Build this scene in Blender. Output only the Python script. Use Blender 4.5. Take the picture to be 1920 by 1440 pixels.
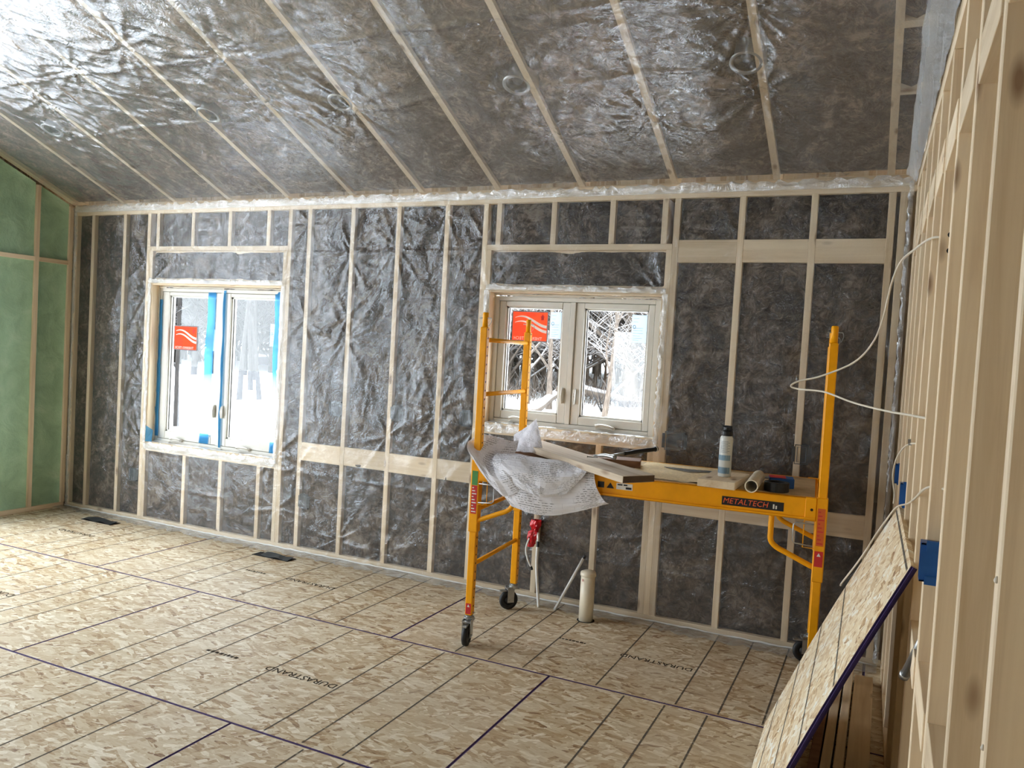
import bpy, math, random
import numpy as np
from mathutils import Vector, Matrix

for o in list(bpy.data.objects):
    bpy.data.objects.remove(o)
SC = bpy.context.scene
COL = SC.collection
random.seed(11)

# ------------------------------------------------------------------ camera
cam_d = bpy.data.cameras.new('camera')
cam_d.sensor_width = 36.0
cam_d.lens = 36.0 * 1503.55 / 1920.0
cam_d.clip_start = 0.05
cam_d.clip_end = 500
cam = bpy.data.objects.new('camera', cam_d)
COL.objects.link(cam)
R_ = Vector((0.90412, 0.42351, 0.05663))
U_ = Vector((-0.06874, 0.01338, 0.99754))
F_ = Vector((-0.42171, 0.90579, -0.04121))
m = Matrix.Identity(4)
for i in range(3):
    m[i][0] = R_[i]; m[i][1] = U_[i]; m[i][2] = -F_[i]
m.translation = (6.5389, -4.9546, 1.6615)
cam.matrix_world = m
SC.camera = cam

# ------------------------------------------------------------------ world: flat overcast winter sky
w = bpy.data.worlds.new('overcast')
SC.world = w
w.use_nodes = True
bg = w.node_tree.nodes['Background']
bg.inputs['Color'].default_value = (0.90, 0.95, 1.0, 1)
bg.inputs['Strength'].default_value = 9.0

# daylight openings of the room: portals (they emit nothing, they only guide the sky light)
def portal(name, loc, rot, sx, sy):
    d = bpy.data.lights.new(name, 'AREA')
    d.shape = 'RECTANGLE'; d.size = sx; d.size_y = sy
    d.cycles.is_portal = True
    o = bpy.data.objects.new(name, d)
    o.location = loc; o.rotation_euler = rot
    COL.objects.link(o)
PI = math.pi
portal('daylight_portal_window_1', (1.477, 0.13, 1.38), (-PI/2, 0, 0), 1.40, 1.34)
portal('daylight_portal_window_2', (4.63, 0.13, 1.61), (-PI/2, 0, 0), 1.20, 0.89)
portal('daylight_portal_door_1', (-0.36, -2.79, 1.17), (0, -PI/2, 0), 2.2, 3.6)
portal('daylight_portal_added_gable', (-0.36, -2.85, 3.15), (0, -PI/2, 0), 1.3, 3.1)
portal('daylight_portal_window_3', (-0.36, -6.2, 1.35), (0, -PI/2, 0), 1.5, 1.2)
portal('daylight_portal_window_4', (2.3, -9.5, 1.4), (PI/2, 0, 0), 1.2, 1.6)

vs = SC.view_settings
vs.view_transform = 'Standard'
vs.look = 'None'
vs.exposure = 0.5
vs.gamma = 1.0
vs.use_curve_mapping = False
cy = SC.cycles
cy.use_denoising = True
cy.use_adaptive_sampling = True
cy.adaptive_threshold = 0.04
cy.max_bounces = 7
cy.diffuse_bounces = 5
cy.glossy_bounces = 3
cy.transparent_max_bounces = 12
cy.sample_clamp_indirect = 8.0
cy.caustics_reflective = False
cy.caustics_refractive = False

# ------------------------------------------------------------------ numpy noise
def _h(ix, iy, seed):
    n = (ix.astype(np.int64) * 374761393 + iy.astype(np.int64) * 668265263 + seed * 1274126177) & 0x7fffffff
    n = ((n ^ (n >> 13)) * 1274126177) & 0x7fffffff
    n = n ^ (n >> 16)
    return (n & 0xffff) / 65535.0
def vnoise(x, y, seed=0):
    x = np.asarray(x, float); y = np.asarray(y, float)
    ix = np.floor(x); iy = np.floor(y)
    fx = x - ix; fy = y - iy
    fx = fx * fx * (3 - 2 * fx); fy = fy * fy * (3 - 2 * fy)
    a = _h(ix, iy, seed); b = _h(ix + 1, iy, seed); c = _h(ix, iy + 1, seed); d = _h(ix + 1, iy + 1, seed)
    return (a * (1 - fx) + b * fx) * (1 - fy) + (c * (1 - fx) + d * fx) * fy - 0.5
def fbm(x, y, seed=0, octv=4):
    s = 0; a = 1.0; t = 0
    for i in range(octv):
        s = s + a * vnoise(x * 2**i + 17.3 * i, y * 2**i - 9.1 * i, seed + i * 7); t += a; a *= 0.5
    return s / t * 2

# ------------------------------------------------------------------ object helpers
OFF = {}
def tag(o, label, cat, group=None, kind=None):
    o['label'] = label; o['category'] = cat
    if group: o['group'] = group
    if kind: o['kind'] = kind
    return o
def empty(name, loc=(0, 0, 0), rz=0.0, rot=None):
    o = bpy.data.objects.new(name, None)
    o.empty_display_size = 0.1
    o.location = loc
    o.rotation_euler = rot if rot else (0, 0, rz)
    COL.objects.link(o)
    OFF[o.name] = Vector((0, 0, 0))
    return o
def mesh_obj(name, V, Fc, mats, parent=None, mi=None, smooth=False, uv=None, base=False):
    """V in the space of the top-level thing (or world); the origin goes to the centre (or base) of the piece."""
    V = np.asarray(V, float)
    lo = V.min(0); hi = V.max(0)
    c = (lo + hi) / 2
    if base: c[2] = lo[2]
    me = bpy.data.meshes.new(name)
    me.from_pydata((V - c).tolist(), [], Fc)
    if not isinstance(mats, (list, tuple)): mats = [mats]
    for mt in mats: me.materials.append(mt)
    if mi is not None: me.polygons.foreach_set('material_index', mi)
    if smooth is True: me.polygons.foreach_set('use_smooth', [True] * len(me.polygons))
    if uv is not None:
        ul = me.uv_layers.new(name='UVMap')
        idx = np.empty(len(me.loops), int); me.loops.foreach_get('vertex_index', idx)
        ul.data.foreach_set('uv', np.asarray(uv, float)[idx].ravel())
    me.update()
    o = bpy.data.objects.new(name, me)
    COL.objects.link(o)
    OFF[o.name] = Vector(c)
    if parent is not None:
        o.parent = parent
        o.location = Vector(c) - OFF[parent.name]
    else:
        o.location = c
    return o
class MB:
    def __init__(s): s.v = []; s.f = []; s.m = []
    def add(s, v, f, mi=0):
        n = len(s.v); s.v.extend([tuple(p) for p in v]); s.f.extend([tuple(i + n for i in q) for q in f]); s.m.extend([mi] * len(f)); return s
    def box(s, x0, x1, y0, y1, z0, z1, mi=0, b=0.0):
        if x0 > x1: x0, x1 = x1, x0
        if y0 > y1: y0, y1 = y1, y0
        if z0 > z1: z0, z1 = z1, z0
        if b <= 0:
            v = [(x, y, z) for z in (z0, z1) for y in (y0, y1) for x in (x0, x1)]
            f = [(0, 2, 3, 1), (4, 5, 7, 6), (0, 1, 5, 4), (2, 6, 7, 3), (0, 4, 6, 2), (1, 3, 7, 5)]
            return s.add(v, f, mi)
        v = []; idx = {}
        X = (x0, x1); Y = (y0, y1); Z = (z0, z1)
        for i in (0, 1):
            for j in (0, 1):
                for k in (0, 1):
                    sx = b if i == 0 else -b; sy = b if j == 0 else -b; sz = b if k == 0 else -b
                    idx[i, j, k, 0] = len(v); v.append((X[i], Y[j] + sy, Z[k] + sz))
                    idx[i, j, k, 1] = len(v); v.append((X[i] + sx, Y[j], Z[k] + sz))
                    idx[i, j, k, 2] = len(v); v.append((X[i] + sx, Y[j] + sy, Z[k]))
        f = []
        q = lambda a, i, fl: f.append(a if (i == 1) ^ fl else a[::-1])
        for i in (0, 1):
            q((idx[i,0,0,0], idx[i,1,0,0], idx[i,1,1,0], idx[i,0,1,0]), i, False)
            q((idx[0,i,0,1], idx[1,i,0,1], idx[1,i,1,1], idx[0,i,1,1]), i, True)
            q((idx[0,0,i,2], idx[1,0,i,2], idx[1,1,i,2], idx[0,1,i,2]), i, False)
        for i in (0, 1):
            for j in (0, 1):
                f.append((idx[i,j,0,0], idx[i,j,1,0], idx[i,j,1,1], idx[i,j,0,1]))
                f.append((idx[i,0,j,0], idx[i,1,j,0], idx[i,1,j,2], idx[i,0,j,2]))
                f.append((idx[0,i,j,1], idx[1,i,j,1], idx[1,i,j,2], idx[0,i,j,2]))
                for k in (0, 1): f.append((idx[i,j,k,0], idx[i,j,k,1], idx[i,j,k,2]))
        return s.add(v, f, mi)
    def tube(s, pts, r, n=8, mi=0, cap=True, closed=False):
        pts = [Vector(p) for p in pts]; N = len(pts)
        rr = r if isinstance(r, (list, tuple)) else [r] * N
        base = len(s.v); up = None
        for i, p in enumerate(pts):
            if closed: t = (pts[(i + 1) % N] - pts[i - 1])
            else: t = (pts[min(i + 1, N - 1)] - pts[max(i - 1, 0)])
            t.normalize()
            if up is None:
                a = Vector((0, 0, 1)) if abs(t.z) < 0.9 else Vector((1, 0, 0))
                up = (a - t * a.dot(t)).normalized()
            else:
                up = (up - t * up.dot(t)).normalized()
            sd = t.cross(up)
            for k in range(n):
                a = 2 * PI * k / n
                s.v.append(tuple(p + (up * math.cos(a) + sd * math.sin(a)) * rr[i]))
        M_ = N if closed else N - 1
        for i in range(M_):
            for k in range(n):
                a = base + i * n + k; b_ = base + i * n + (k + 1) % n
                c = base + ((i + 1) % N) * n + (k + 1) % n; d = base + ((i + 1) % N) * n + k
                s.f.append((a, b_, c, d)); s.m.append(mi)
        if cap and not closed:
            s.f.append(tuple(base + k for k in range(n))[::-1]); s.m.append(mi)
            s.f.append(tuple(base + (N - 1) * n + k for k in range(n))); s.m.append(mi)
        return s
    def lathe(s, prof, c=(0, 0, 0), n=24, axis='z', mi=0):
        base = len(s.v); N = len(prof)
        for (r, h) in prof:
            for k in range(n):
                a = 2 * PI * k / n
                p = (r * math.cos(a), r * math.sin(a), h)
                if axis == 'x': p = (p[2], p[0], p[1])
                if axis == 'y': p = (p[1], p[2], p[0])
                s.v.append((p[0] + c[0], p[1] + c[1], p[2] + c[2]))
        for i in range(N - 1):
            for k in range(n):
                s.f.append((base + i*n + k, base + i*n + (k+1) % n, base + (i+1)*n + (k+1) % n, base + (i+1)*n + k)); s.m.append(mi)
        return s
    def quad(s, a, b, c, d, mi=0): return s.add([a, b, c, d], [(0, 1, 2, 3)], mi)
    def prism(s, poly, z0, z1, mi=0):
        n = len(poly)
        v = [(x, y, z0) for x, y in poly] + [(x, y, z1) for x, y in poly]
        f = [tuple(range(n))[::-1], tuple(range(n, 2*n))] + [(i, (i+1) % n, n + (i+1) % n, n + i) for i in range(n)]
        return s.add(v, f, mi)
    def xf(s, M_):
        s.v = [tuple(M_ @ Vector(p)) for p in s.v]; return s
    def build(s, name, mats, parent=None, smooth=False, base=False):
        return mesh_obj(name, s.v, s.f, mats, parent, s.m, smooth, base=base)
def grid(nu, nv):
    i = np.arange(nu * nv).reshape(nv, nu)
    return np.stack([i[:-1, :-1], i[:-1, 1:], i[1:, 1:], i[1:, :-1]], -1).reshape(-1, 4)
def rot_z(a, c=(0, 0, 0)):
    return Matrix.Translation(c) @ Matrix.Rotation(a, 4, 'Z')
def smooth_path(P, n=10):
    P = [Vector(p) for p in P]; out = []
    for i in range(len(P) - 1):
        p0 = P[max(i-1, 0)]; p1 = P[i]; p2 = P[i+1]; p3 = P[min(i+2, len(P)-1)]
        for k in range(n):
            t = k / n
            out.append(0.5*((2*p1) + (p2-p0)*t + (2*p0-5*p1+4*p2-p3)*t*t + (3*p1-p0-3*p2+p3)*t**3))
    out.append(P[-1]); return out

# ------------------------------------------------------------------ materials
def srgb(r, g, b):
    f = lambda c: (c/255/12.92) if c/255 <= 0.04045 else ((c/255 + 0.055)/1.055)**2.4
    return (f(r), f(g), f(b), 1)
class NT:
    def __init__(s, name):
        s.mat = bpy.data.materials.new(name); s.mat.use_nodes = True
        s.t = s.mat.node_tree; s.t.nodes.clear()
        s.out = s.n('ShaderNodeOutputMaterial')
    def n(s, typ, **k):
        nd = s.t.nodes.new(typ)
        for a, v in k.items(): setattr(nd, a, v)
        return nd
    def set(s, sock, v):
        if v is None: return
        if isinstance(v, bpy.types.NodeSocket): s.t.links.new(v, sock)
        else: sock.default_value = v
    def math(s, op, a, b=None, c=None):
        nd = s.n('ShaderNodeMath', operation=op)
        for i, v in enumerate((a, b, c)): s.set(nd.inputs[i], v)
        return nd.outputs[0]
    def mix(s, fac, a, b, blend='MIX'):
        nd = s.n('ShaderNodeMix', data_type='RGBA', blend_type=blend)
        s.set(nd.inputs[0], fac); s.set(nd.inputs[6], a); s.set(nd.inputs[7], b)
        return nd.outputs[2]
    def coord(s, kind='Object', scale=(1, 1, 1), rot=(0, 0, 0), rnd=0.0):
        tc = s.n('ShaderNodeTexCoord').outputs[kind]
        if rnd:
            oi = s.n('ShaderNodeObjectInfo')
            va = s.n('ShaderNodeVectorMath', operation='ADD')
            s.t.links.new(tc, va.inputs[0])
            s.set(va.inputs[1], s.math('MULTIPLY', oi.outputs['Random'], rnd))
            tc = va.outputs[0]
        mp = s.n('ShaderNodeMapping')
        s.t.links.new(tc, mp.inputs[0]); mp.inputs['Scale'].default_value = scale; mp.inputs['Rotation'].default_value = rot
        return mp.outputs[0]
    def noise(s, vec, scale=5, detail=4, rough=0.5, dist=0.0, out='Fac'):
        nd = s.n('ShaderNodeTexNoise'); s.set(nd.inputs['Vector'], vec)
        nd.inputs['Scale'].default_value = scale; nd.inputs['Detail'].default_value = detail
        nd.inputs['Roughness'].default_value = rough; nd.inputs['Distortion'].default_value = dist
        return nd.outputs[out]
    def voro(s, vec, scale=5, feature='F1', rnd=1.0):
        nd = s.n('ShaderNodeTexVoronoi', feature=feature); s.set(nd.inputs['Vector'], vec)
        nd.inputs['Scale'].default_value = scale; nd.inputs['Randomness'].default_value = rnd
        return nd
    def ramp(s, fac, stops, interp='LINEAR'):
        nd = s.n('ShaderNodeValToRGB'); s.set(nd.inputs[0], fac); cr = nd.color_ramp; cr.interpolation = interp
        while len(cr.elements) < len(stops): cr.elements.new(0.5)
        for e, (p, c) in zip(cr.elements, stops): e.position = p; e.color = c if len(c) == 4 else (*c, 1)
        return nd.outputs[0]
    def bump(s, h, strength=0.3, dist=0.01):
        nd = s.n('ShaderNodeBump'); s.set(nd.inputs['Height'], h); nd.inputs['Strength'].default_value = strength; nd.inputs['Distance'].default_value = dist
        return nd.outputs[0]
    def bsdf(s, col, rough=0.5, metal=0.0, normal=None, spec=0.5, **k):
        nd = s.n('ShaderNodeBsdfPrincipled')
        s.set(nd.inputs['Base Color'], col); s.set(nd.inputs['Roughness'], rough); s.set(nd.inputs['Metallic'], metal)
        nd.inputs['Specular IOR Level'].default_value = spec
        if normal is not None: s.set(nd.inputs['Normal'], normal)
        for a, v in k.items(): s.set(nd.inputs[a], v)
        s.t.links.new(nd.outputs[0], s.out.inputs[0]); return nd
def plain(name, rgb, rough=0.5, metal=0.0, var=0.12, scale=12, bump=0.0, spec=0.5):
    t = NT(name); v = t.coord('Object', rnd=40)
    n = t.noise(v, scale, 4, 0.6)
    c = srgb(*rgb)
    lo = tuple(x*(1-var) for x in c[:3]); hi = tuple(min(1, x*(1+var)) for x in c[:3])
    col = t.ramp(n, [(0.3, lo), (0.7, hi)])
    nb = t.bump(t.noise(v, scale*8, 3), bump, 0.002) if bump else None
    t.bsdf(col, rough, metal, nb, spec)
    return t.mat
def wood(name, axis, light=(236, 218, 188), dark=(204, 178, 142), rough=0.75, seed=0):
    t = NT(name)
    sc = [26, 26, 26]; sc[axis] = 1.1
    v = t.coord('Object', tuple(sc), rnd=31.7)
    g = t.noise(v, 1.3, 6, 0.6, 0.6)
    sc2 = [7, 7, 7]; sc2[axis] = 0.5
    v2 = t.coord('Object', tuple(sc2), rnd=17.1)
    g2 = t.noise(v2, 1.0, 3, 0.5, 0.4)
    mx = t.math('ADD', t.math('MULTIPLY', g, 0.55), t.math('MULTIPLY', g2, 0.45))
    col = t.ramp(mx, [(0.33, srgb(*dark)), (0.5, srgb(*[(a*2+b)//3 for a, b in zip(light, dark)])), (0.68, srgb(*light))])
    # knots
    sc3 = [9, 9, 9]; sc3[axis] = 3.2
    vo = t.voro(t.coord('Object', tuple(sc3), rnd=53.3), 1.0)
    kn = t.ramp(vo.outputs['Distance'], [(0.06, (1, 1, 1)), (0.17, (0, 0, 0))])
    col = t.mix(t.math('MULTIPLY', kn, 0.75), col, srgb(112, 72, 40))
    oi = t.n('ShaderNodeObjectInfo')
    hs = t.n('ShaderNodeHueSaturation'); t.set(hs.inputs['Color'], col)
    mr = t.n('ShaderNodeMapRange'); t.set(mr.inputs[0], oi.outputs['Random']); mr.inputs[3].default_value = 0.86; mr.inputs[4].default_value = 1.1
    t.set(hs.inputs['Value'], mr.outputs[0]); hs.inputs['Saturation'].default_value = 0.95
    t.bsdf(hs.outputs[0], rough, 0, t.bump(g, 0.15, 0.002), 0.3)
    return t.mat
WX = wood('spruce_x', 0); WY = wood('spruce_y', 1); WZ = wood('spruce_z', 2)
WD = wood('dark_edge_board', 0, (150, 112, 84), (110, 74, 52))
WEND = plain('dark_sawn_end', (74, 56, 42), .8)
WPALE = wood('weathered_board', 0, (212, 198, 176), (168, 146, 120))

def osb(name, gain=1.0):
    """overlapping wood strands: four layers of stretched cells, the one with the highest rank shows"""
    t = NT(name)
    base = t.coord('Object', (1, 1, 1), rnd=23.0)
    wob = t.noise(base, 9, 2, 0.5, 0, 'Color')
    ma = t.n('ShaderNodeVectorMath', operation='MULTIPLY_ADD'); t.set(ma.inputs[0], wob); ma.inputs[1].default_value = (0.012, 0.012, 0); t.set(ma.inputs[2], base)
    best = None; pal = None
    for i, (ang, sc) in enumerate([(0.1, 1.0), (-0.45, 1.1), (0.5, 1.2), (-0.2, 0.85), (1.0, 1.4)]):
        mp = t.n('ShaderNodeMapping', vector_type='TEXTURE'); t.t.links.new(ma.outputs[0], mp.inputs[0])
        mp.inputs['Scale'].default_value = (0.095/sc, 0.024/sc, 1); mp.inputs['Rotation'].default_value = (0, 0, ang); mp.inputs['Location'].default_value = (i*3.7, i*1.9, 0)
        vo = t.voro(mp.outputs[0], 1.0); vo.distance = 'CHEBYCHEV'
        sp = t.n('ShaderNodeSeparateColor'); t.set(sp.inputs[0], vo.outputs['Color'])
        if best is None: best = sp.outputs[1]; pal = sp.outputs[0]
        else:
            k = t.math('GREATER_THAN', sp.outputs[1], best)
            mxn = t.n('ShaderNodeMix', data_type='FLOAT'); t.set(mxn.inputs[0], k); t.set(mxn.inputs[2], pal); t.set(mxn.inputs[3], sp.outputs[0])
            pal = mxn.outputs[0]; best = t.math('MAXIMUM', best, sp.outputs[1])
    mg = t.n('ShaderNodeMapping'); t.t.links.new(ma.outputs[0], mg.inputs[0]); mg.inputs['Scale'].default_value = (22, 110, 1); mg.inputs['Rotation'].default_value = (0, 0, 0.15)
    g = t.noise(mg.outputs[0], 1.0, 4, 0.65)
    pal = t.math('ADD', t.math('MULTIPLY', pal, 0.85), t.math('MULTIPLY', t.math('SUBTRACT', g, 0.42), 0.8))
    c = [srgb(126, 92, 60), srgb(178, 150, 112), srgb(202, 183, 150), srgb(214, 200, 172), srgb(238, 228, 208)]
    c = [tuple(min(0.9, v*gain) for v in q[:3]) for q in c]
    col = t.ramp(pal, [(0.0, c[0]), (0.13, c[1]), (0.42, c[2]), (0.72, c[3]), (0.95, c[4])])
    dirt = t.noise(base, 1.6, 4, 0.6)
    col = t.mix(t.ramp(dirt, [(0.45, (0, 0, 0)), (0.75, (0.35, 0.35, 0.35))]), col, srgb(205, 192, 172))
    t.bsdf(col, 0.55, 0, t.bump(g, 0.2, 0.002), 0.45)
    return t.mat
OSB = osb('osb_strands'); OSBN = osb('osb_bright_strands', 1.3)  # second one has all strand colours scaled up, for the leaning board
def insulation(name, dark, mid, light, sx=(1, 1, 1)):
    t = NT(name)
    v = t.coord('Object', sx, rnd=19)
    n1 = t.noise(v, 3.5, 4, 0.62, 1.6)
    n2 = t.noise(v, 14, 5, 0.72, 2.2)
    h = t.math('ADD', t.math('MULTIPLY', n1, 0.5), t.math('MULTIPLY', n2, 0.5))
    col = t.ramp(h, [(0.43, srgb(*dark)), (0.52, srgb(*mid)), (0.62, srgb(*light))])
    t.bsdf(col, 0.95, 0, t.bump(h, 0.9, 0.03), 0.1)
    return t.mat
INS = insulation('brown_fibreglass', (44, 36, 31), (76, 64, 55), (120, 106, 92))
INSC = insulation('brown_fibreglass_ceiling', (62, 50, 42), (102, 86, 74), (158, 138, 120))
def film(name, haze=0.07, rough=0.16, gloss=0.13, boost=0.0, bstr=0.22, sx=(1, 1, 1)):
    """clear polyethylene sheet: mostly see-through, glossy, a little milky"""
    t = NT(name)
    v = t.coord('Object', sx)
    n = t.noise(v, 11, 4, 0.62, 2.2)
    h = t.math('ABSOLUTE', t.math('SUBTRACT', n, 0.5))
    nb = t.bump(h, bstr, 0.05)
    tr = t.n('ShaderNodeBsdfTransparent'); tr.inputs[0].default_value = (0.96, 0.965, 0.96, 1)
    gl = t.n('ShaderNodeBsdfGlossy'); gl.inputs['Roughness'].default_value = rough; t.set(gl.inputs['Normal'], nb)
    gl.inputs['Color'].default_value = (0.95, 0.97, 1.0, 1)
    df = t.n('ShaderNodeBsdfDiffuse'); df.inputs[0].default_value = (0.85, 0.87, 0.88, 1); t.set(df.inputs['Normal'], nb)
    lw = t.n('ShaderNodeLayerWeight'); lw.inputs['Blend'].default_value = 0.5
    fac = t.math('MINIMUM', t.math('ADD', t.math('MULTIPLY', t.math('POWER', lw.outputs['Facing'], 4.0), 0.6), gloss + boost), 0.9)
    dust = haze
    m1 = t.n('ShaderNodeMixShader'); t.set(m1.inputs[0], dust); t.t.links.new(tr.outputs[0], m1.inputs[1]); t.t.links.new(df.outputs[0], m1.inputs[2])
    m2 = t.n('ShaderNodeMixShader'); t.set(m2.inputs[0], fac); t.t.links.new(m1.outputs[0], m2.inputs[1]); t.t.links.new(gl.outputs[0], m2.inputs[2])
    t.t.links.new(m2.outputs[0], t.out.inputs[0])
    return t.mat
FILM = film('poly_film_wall', 0.045, 0.17, 0.055)
FILMC = film('poly_film_ceiling', 0.12, 0.12, 0.16)
FILML = film('poly_film_floor_lap', 0.22, 0.15, 0.12)
FILMT = film('poly_film_folded_edge', 0.30, 0.22, 0.13, 0.06, 0.5)
FILMG = film('poly_film_layered', 0.5, 0.25, 0.13, 0.05, 0.5)
def glass(name):
    t = NT(name)
    tr = t.n('ShaderNodeBsdfTransparent'); tr.inputs[0].default_value = (0.97, 0.985, 0.99, 1)
    gl = t.n('ShaderNodeBsdfGlossy'); gl.inputs['Roughness'].default_value = 0.01
    lw = t.n('ShaderNodeLayerWeight'); lw.inputs['Blend'].default_value = 0.5
    fac = t.math('ADD', t.math('MULTIPLY', t.math('POWER', lw.outputs['Facing'], 5.0), 0.9), 0.04)
    m1 = t.n('ShaderNodeMixShader'); t.set(m1.inputs[0], fac); t.t.links.new(tr.outputs[0], m1.inputs[1]); t.t.links.new(gl.outputs[0], m1.inputs[2])
    t.t.links.new(m1.outputs[0], t.out.inputs[0]); return t.mat
GLASS = glass('window_glass')
def sheer(name, rgb, opac, rough=0.4):
    """thin see-through tape or label paper"""
    t = NT(name)
    tl = t.n('ShaderNodeBsdfTranslucent'); tl.inputs[0].default_value = srgb(*rgb)
    df = t.n('ShaderNodeBsdfDiffuse'); df.inputs[0].default_value = srgb(*rgb)
    a = t.n('ShaderNodeMixShader'); a.inputs[0].default_value = 0.55; t.t.links.new(df.outputs[0], a.inputs[1]); t.t.links.new(tl.outputs[0], a.inputs[2])
    tr = t.n('ShaderNodeBsdfTransparent'); c = srgb(*rgb); tr.inputs[0].default_value = tuple(0.35 + 0.65*x for x in c[:3]) + (1,)
    b = t.n('ShaderNodeMixShader'); b.inputs[0].default_value = opac; t.t.links.new(tr.outputs[0], b.inputs[1]); t.t.links.new(a.outputs[0], b.inputs[2])
    t.t.links.new(b.outputs[0], t.out.inputs[0]); return t.mat
def foam_green():
    t = NT('green_spray_foam'); v = t.coord('Object', rnd=9)
    n = t.noise(v, 5, 5, 0.6, 0.8); n2 = t.noise(v, 40, 4, 0.6)
    col = t.ramp(n, [(0.3, srgb(146, 176, 146)), (0.55, srgb(164, 196, 164)), (0.75, srgb(180, 206, 178))])
    t.bsdf(col, 0.75, 0, t.bump(t.math('ADD', n, t.math('MULTIPLY', n2, 0.25)), 0.5, 0.03), 0.3); return t.mat
FOAM = foam_green()
PURPLE = plain('purple_panel_edge', (64, 40, 92), 0.8, var=0.3, scale=30)
VINYL = plain('white_vinyl', (210, 208, 200), 0.4, var=0.03)
VINYLD = plain('vinyl_gasket', (70, 70, 70), 0.7)
YEL = plain('yellow_powder_coat', (244, 166, 0), 0.42, var=0.06, spec=0.3)
STEEL = plain('galvanised_steel', (170, 172, 172), 0.32, 0.85, var=0.15, scale=30)
RUBBER = plain('black_rubber', (24, 24, 25), 0.6)
BLACK = plain('black_plastic', (20, 21, 24), 0.45)
BOXB = plain('dark_blue_grey_box', (30, 40, 47), 0.5)
BLUE = plain('blue_pvc_box', (14, 84, 158), 0.45, var=0.06)
RED = plain('red_label', (196, 34, 36), 0.5)
ORANGE_L = plain('orange_label', (206, 92, 28), 0.5)
GREEN_L = plain('green_label', (70, 140, 70), 0.5)
WHITE_L = plain('white_label', (222, 220, 214), 0.5)
PVC = plain('cream_pvc', (226, 216, 194), 0.35, var=0.05)
WHITE_P = plain('white_plastic', (224, 224, 220), 0.35, var=0.04)
CABLE = plain('white_cable_jacket', (216, 206, 188), 0.5, var=0.05)
SEAL = plain('pale_sealant', (206, 200, 188), 0.6, var=0.1, bump=0.4)
REDP = plain('red_plastic_wrap', (204, 22, 34), 0.3, var=0.2, bump=0.6)
PLY = plain('worn_plywood_deck', (186, 160, 122), 0.8, var=0.2, scale=9, bump=0.3)
SAWD = plain('sawdust', (226, 202, 158), 0.95, var=0.18, scale=60)
GREYM = plain('grey_sheet_metal', (150, 152, 152), 0.35, 0.7)
DARK = plain('dark_void', (16, 16, 17), 0.9)
DUCT = plain('dark_duct_flap', (58, 62, 64), 0.5, 0.4)
CANM = plain('can_white_print', (208, 210, 206), 0.4, var=0.03)
CANB = plain('can_blue_print', (96, 136, 160), 0.4)
INK = plain('black_ink', (38, 36, 36), 0.7)
def inkprint(name, rgb, cover):
    t = NT(name); n = t.noise(t.coord('Object', rnd=7), 26, 4, 0.7)
    f = t.ramp(n, [(0.5 - cover/2, (1, 1, 1)), (0.5 + 0.35 - cover/2, (0.15, 0.15, 0.15))])
    d = t.n('ShaderNodeBsdfDiffuse'); d.inputs[0].default_value = srgb(*rgb)
    tr = t.n('ShaderNodeBsdfTransparent')
    m1 = t.n('ShaderNodeMixShader'); t.set(m1.inputs[0], f); t.t.links.new(tr.outputs[0], m1.inputs[1]); t.t.links.new(d.outputs[0], m1.inputs[2])
    t.t.links.new(m1.outputs[0], t.out.inputs[0]); return t.mat
LINE = inkprint('worn_guide_line_ink', (104, 98, 90), 0.1)
STAMP = inkprint('worn_stamp_ink', (74, 66, 58), 0.05)
SNOW = plain('snow', (238, 242, 248), 0.9, var=0.02, scale=2)
def bark(name, a, b, snowy):
    t = NT(name); v = t.coord('Object', (6, 6, 1.2), rnd=13)
    n = t.noise(v, 3, 5, 0.65)
    col = t.ramp(n, [(0.35, srgb(*a)), (0.7, srgb(*b))])
    ge = t.n('ShaderNodeNewGeometry'); sp = t.n('ShaderNodeSeparateXYZ'); t.set(sp.inputs[0], ge.outputs['Normal'])
    f = t.ramp(sp.outputs[2], [(0.25, (0, 0, 0)), (0.55, (snowy, snowy, snowy))])
    col = t.mix(f, col, srgb(236, 240, 246))
    t.bsdf(col, 0.9, 0, None, 0.2); return t.mat
BARK = bark('dark_bark', (28, 26, 25), (46, 43, 41), 0.12)
BARKL = bark('pale_snowy_bark', (62, 54, 48), (106, 96, 86), 0.35)

def text_mesh(txt, size, depth=0.0004, spacing=1.0, shear=0.0):
    cu = bpy.data.curves.new('lettering', 'FONT')
    cu.body = txt; cu.size = size; cu.align_x = 'CENTER'; cu.align_y = 'CENTER'
    cu.extrude = depth; cu.space_character = spacing; cu.shear = shear; cu.resolution_u = 2
    ob = bpy.data.objects.new('lettering', cu); COL.objects.link(ob)
    dg = bpy.context.evaluated_depsgraph_get(); dg.update()
    me = bpy.data.meshes.new_from_object(ob.evaluated_get(dg))
    V = [tuple(v.co) for v in me.vertices]; F = [tuple(p.vertices) for p in me.polygons]
    bpy.data.objects.remove(ob); bpy.data.curves.remove(cu); bpy.data.meshes.remove(me)
    return V, F
def lettering(txt, size, mat, parent, M_, name='lettering', spacing=1.0, shear=0.0):
    V, F = text_mesh(txt, size, 0.0004, spacing, shear)
    V = [tuple(M_ @ Vector(v)) for v in V]
    return mesh_obj(name, V, F, mat, parent)

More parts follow.
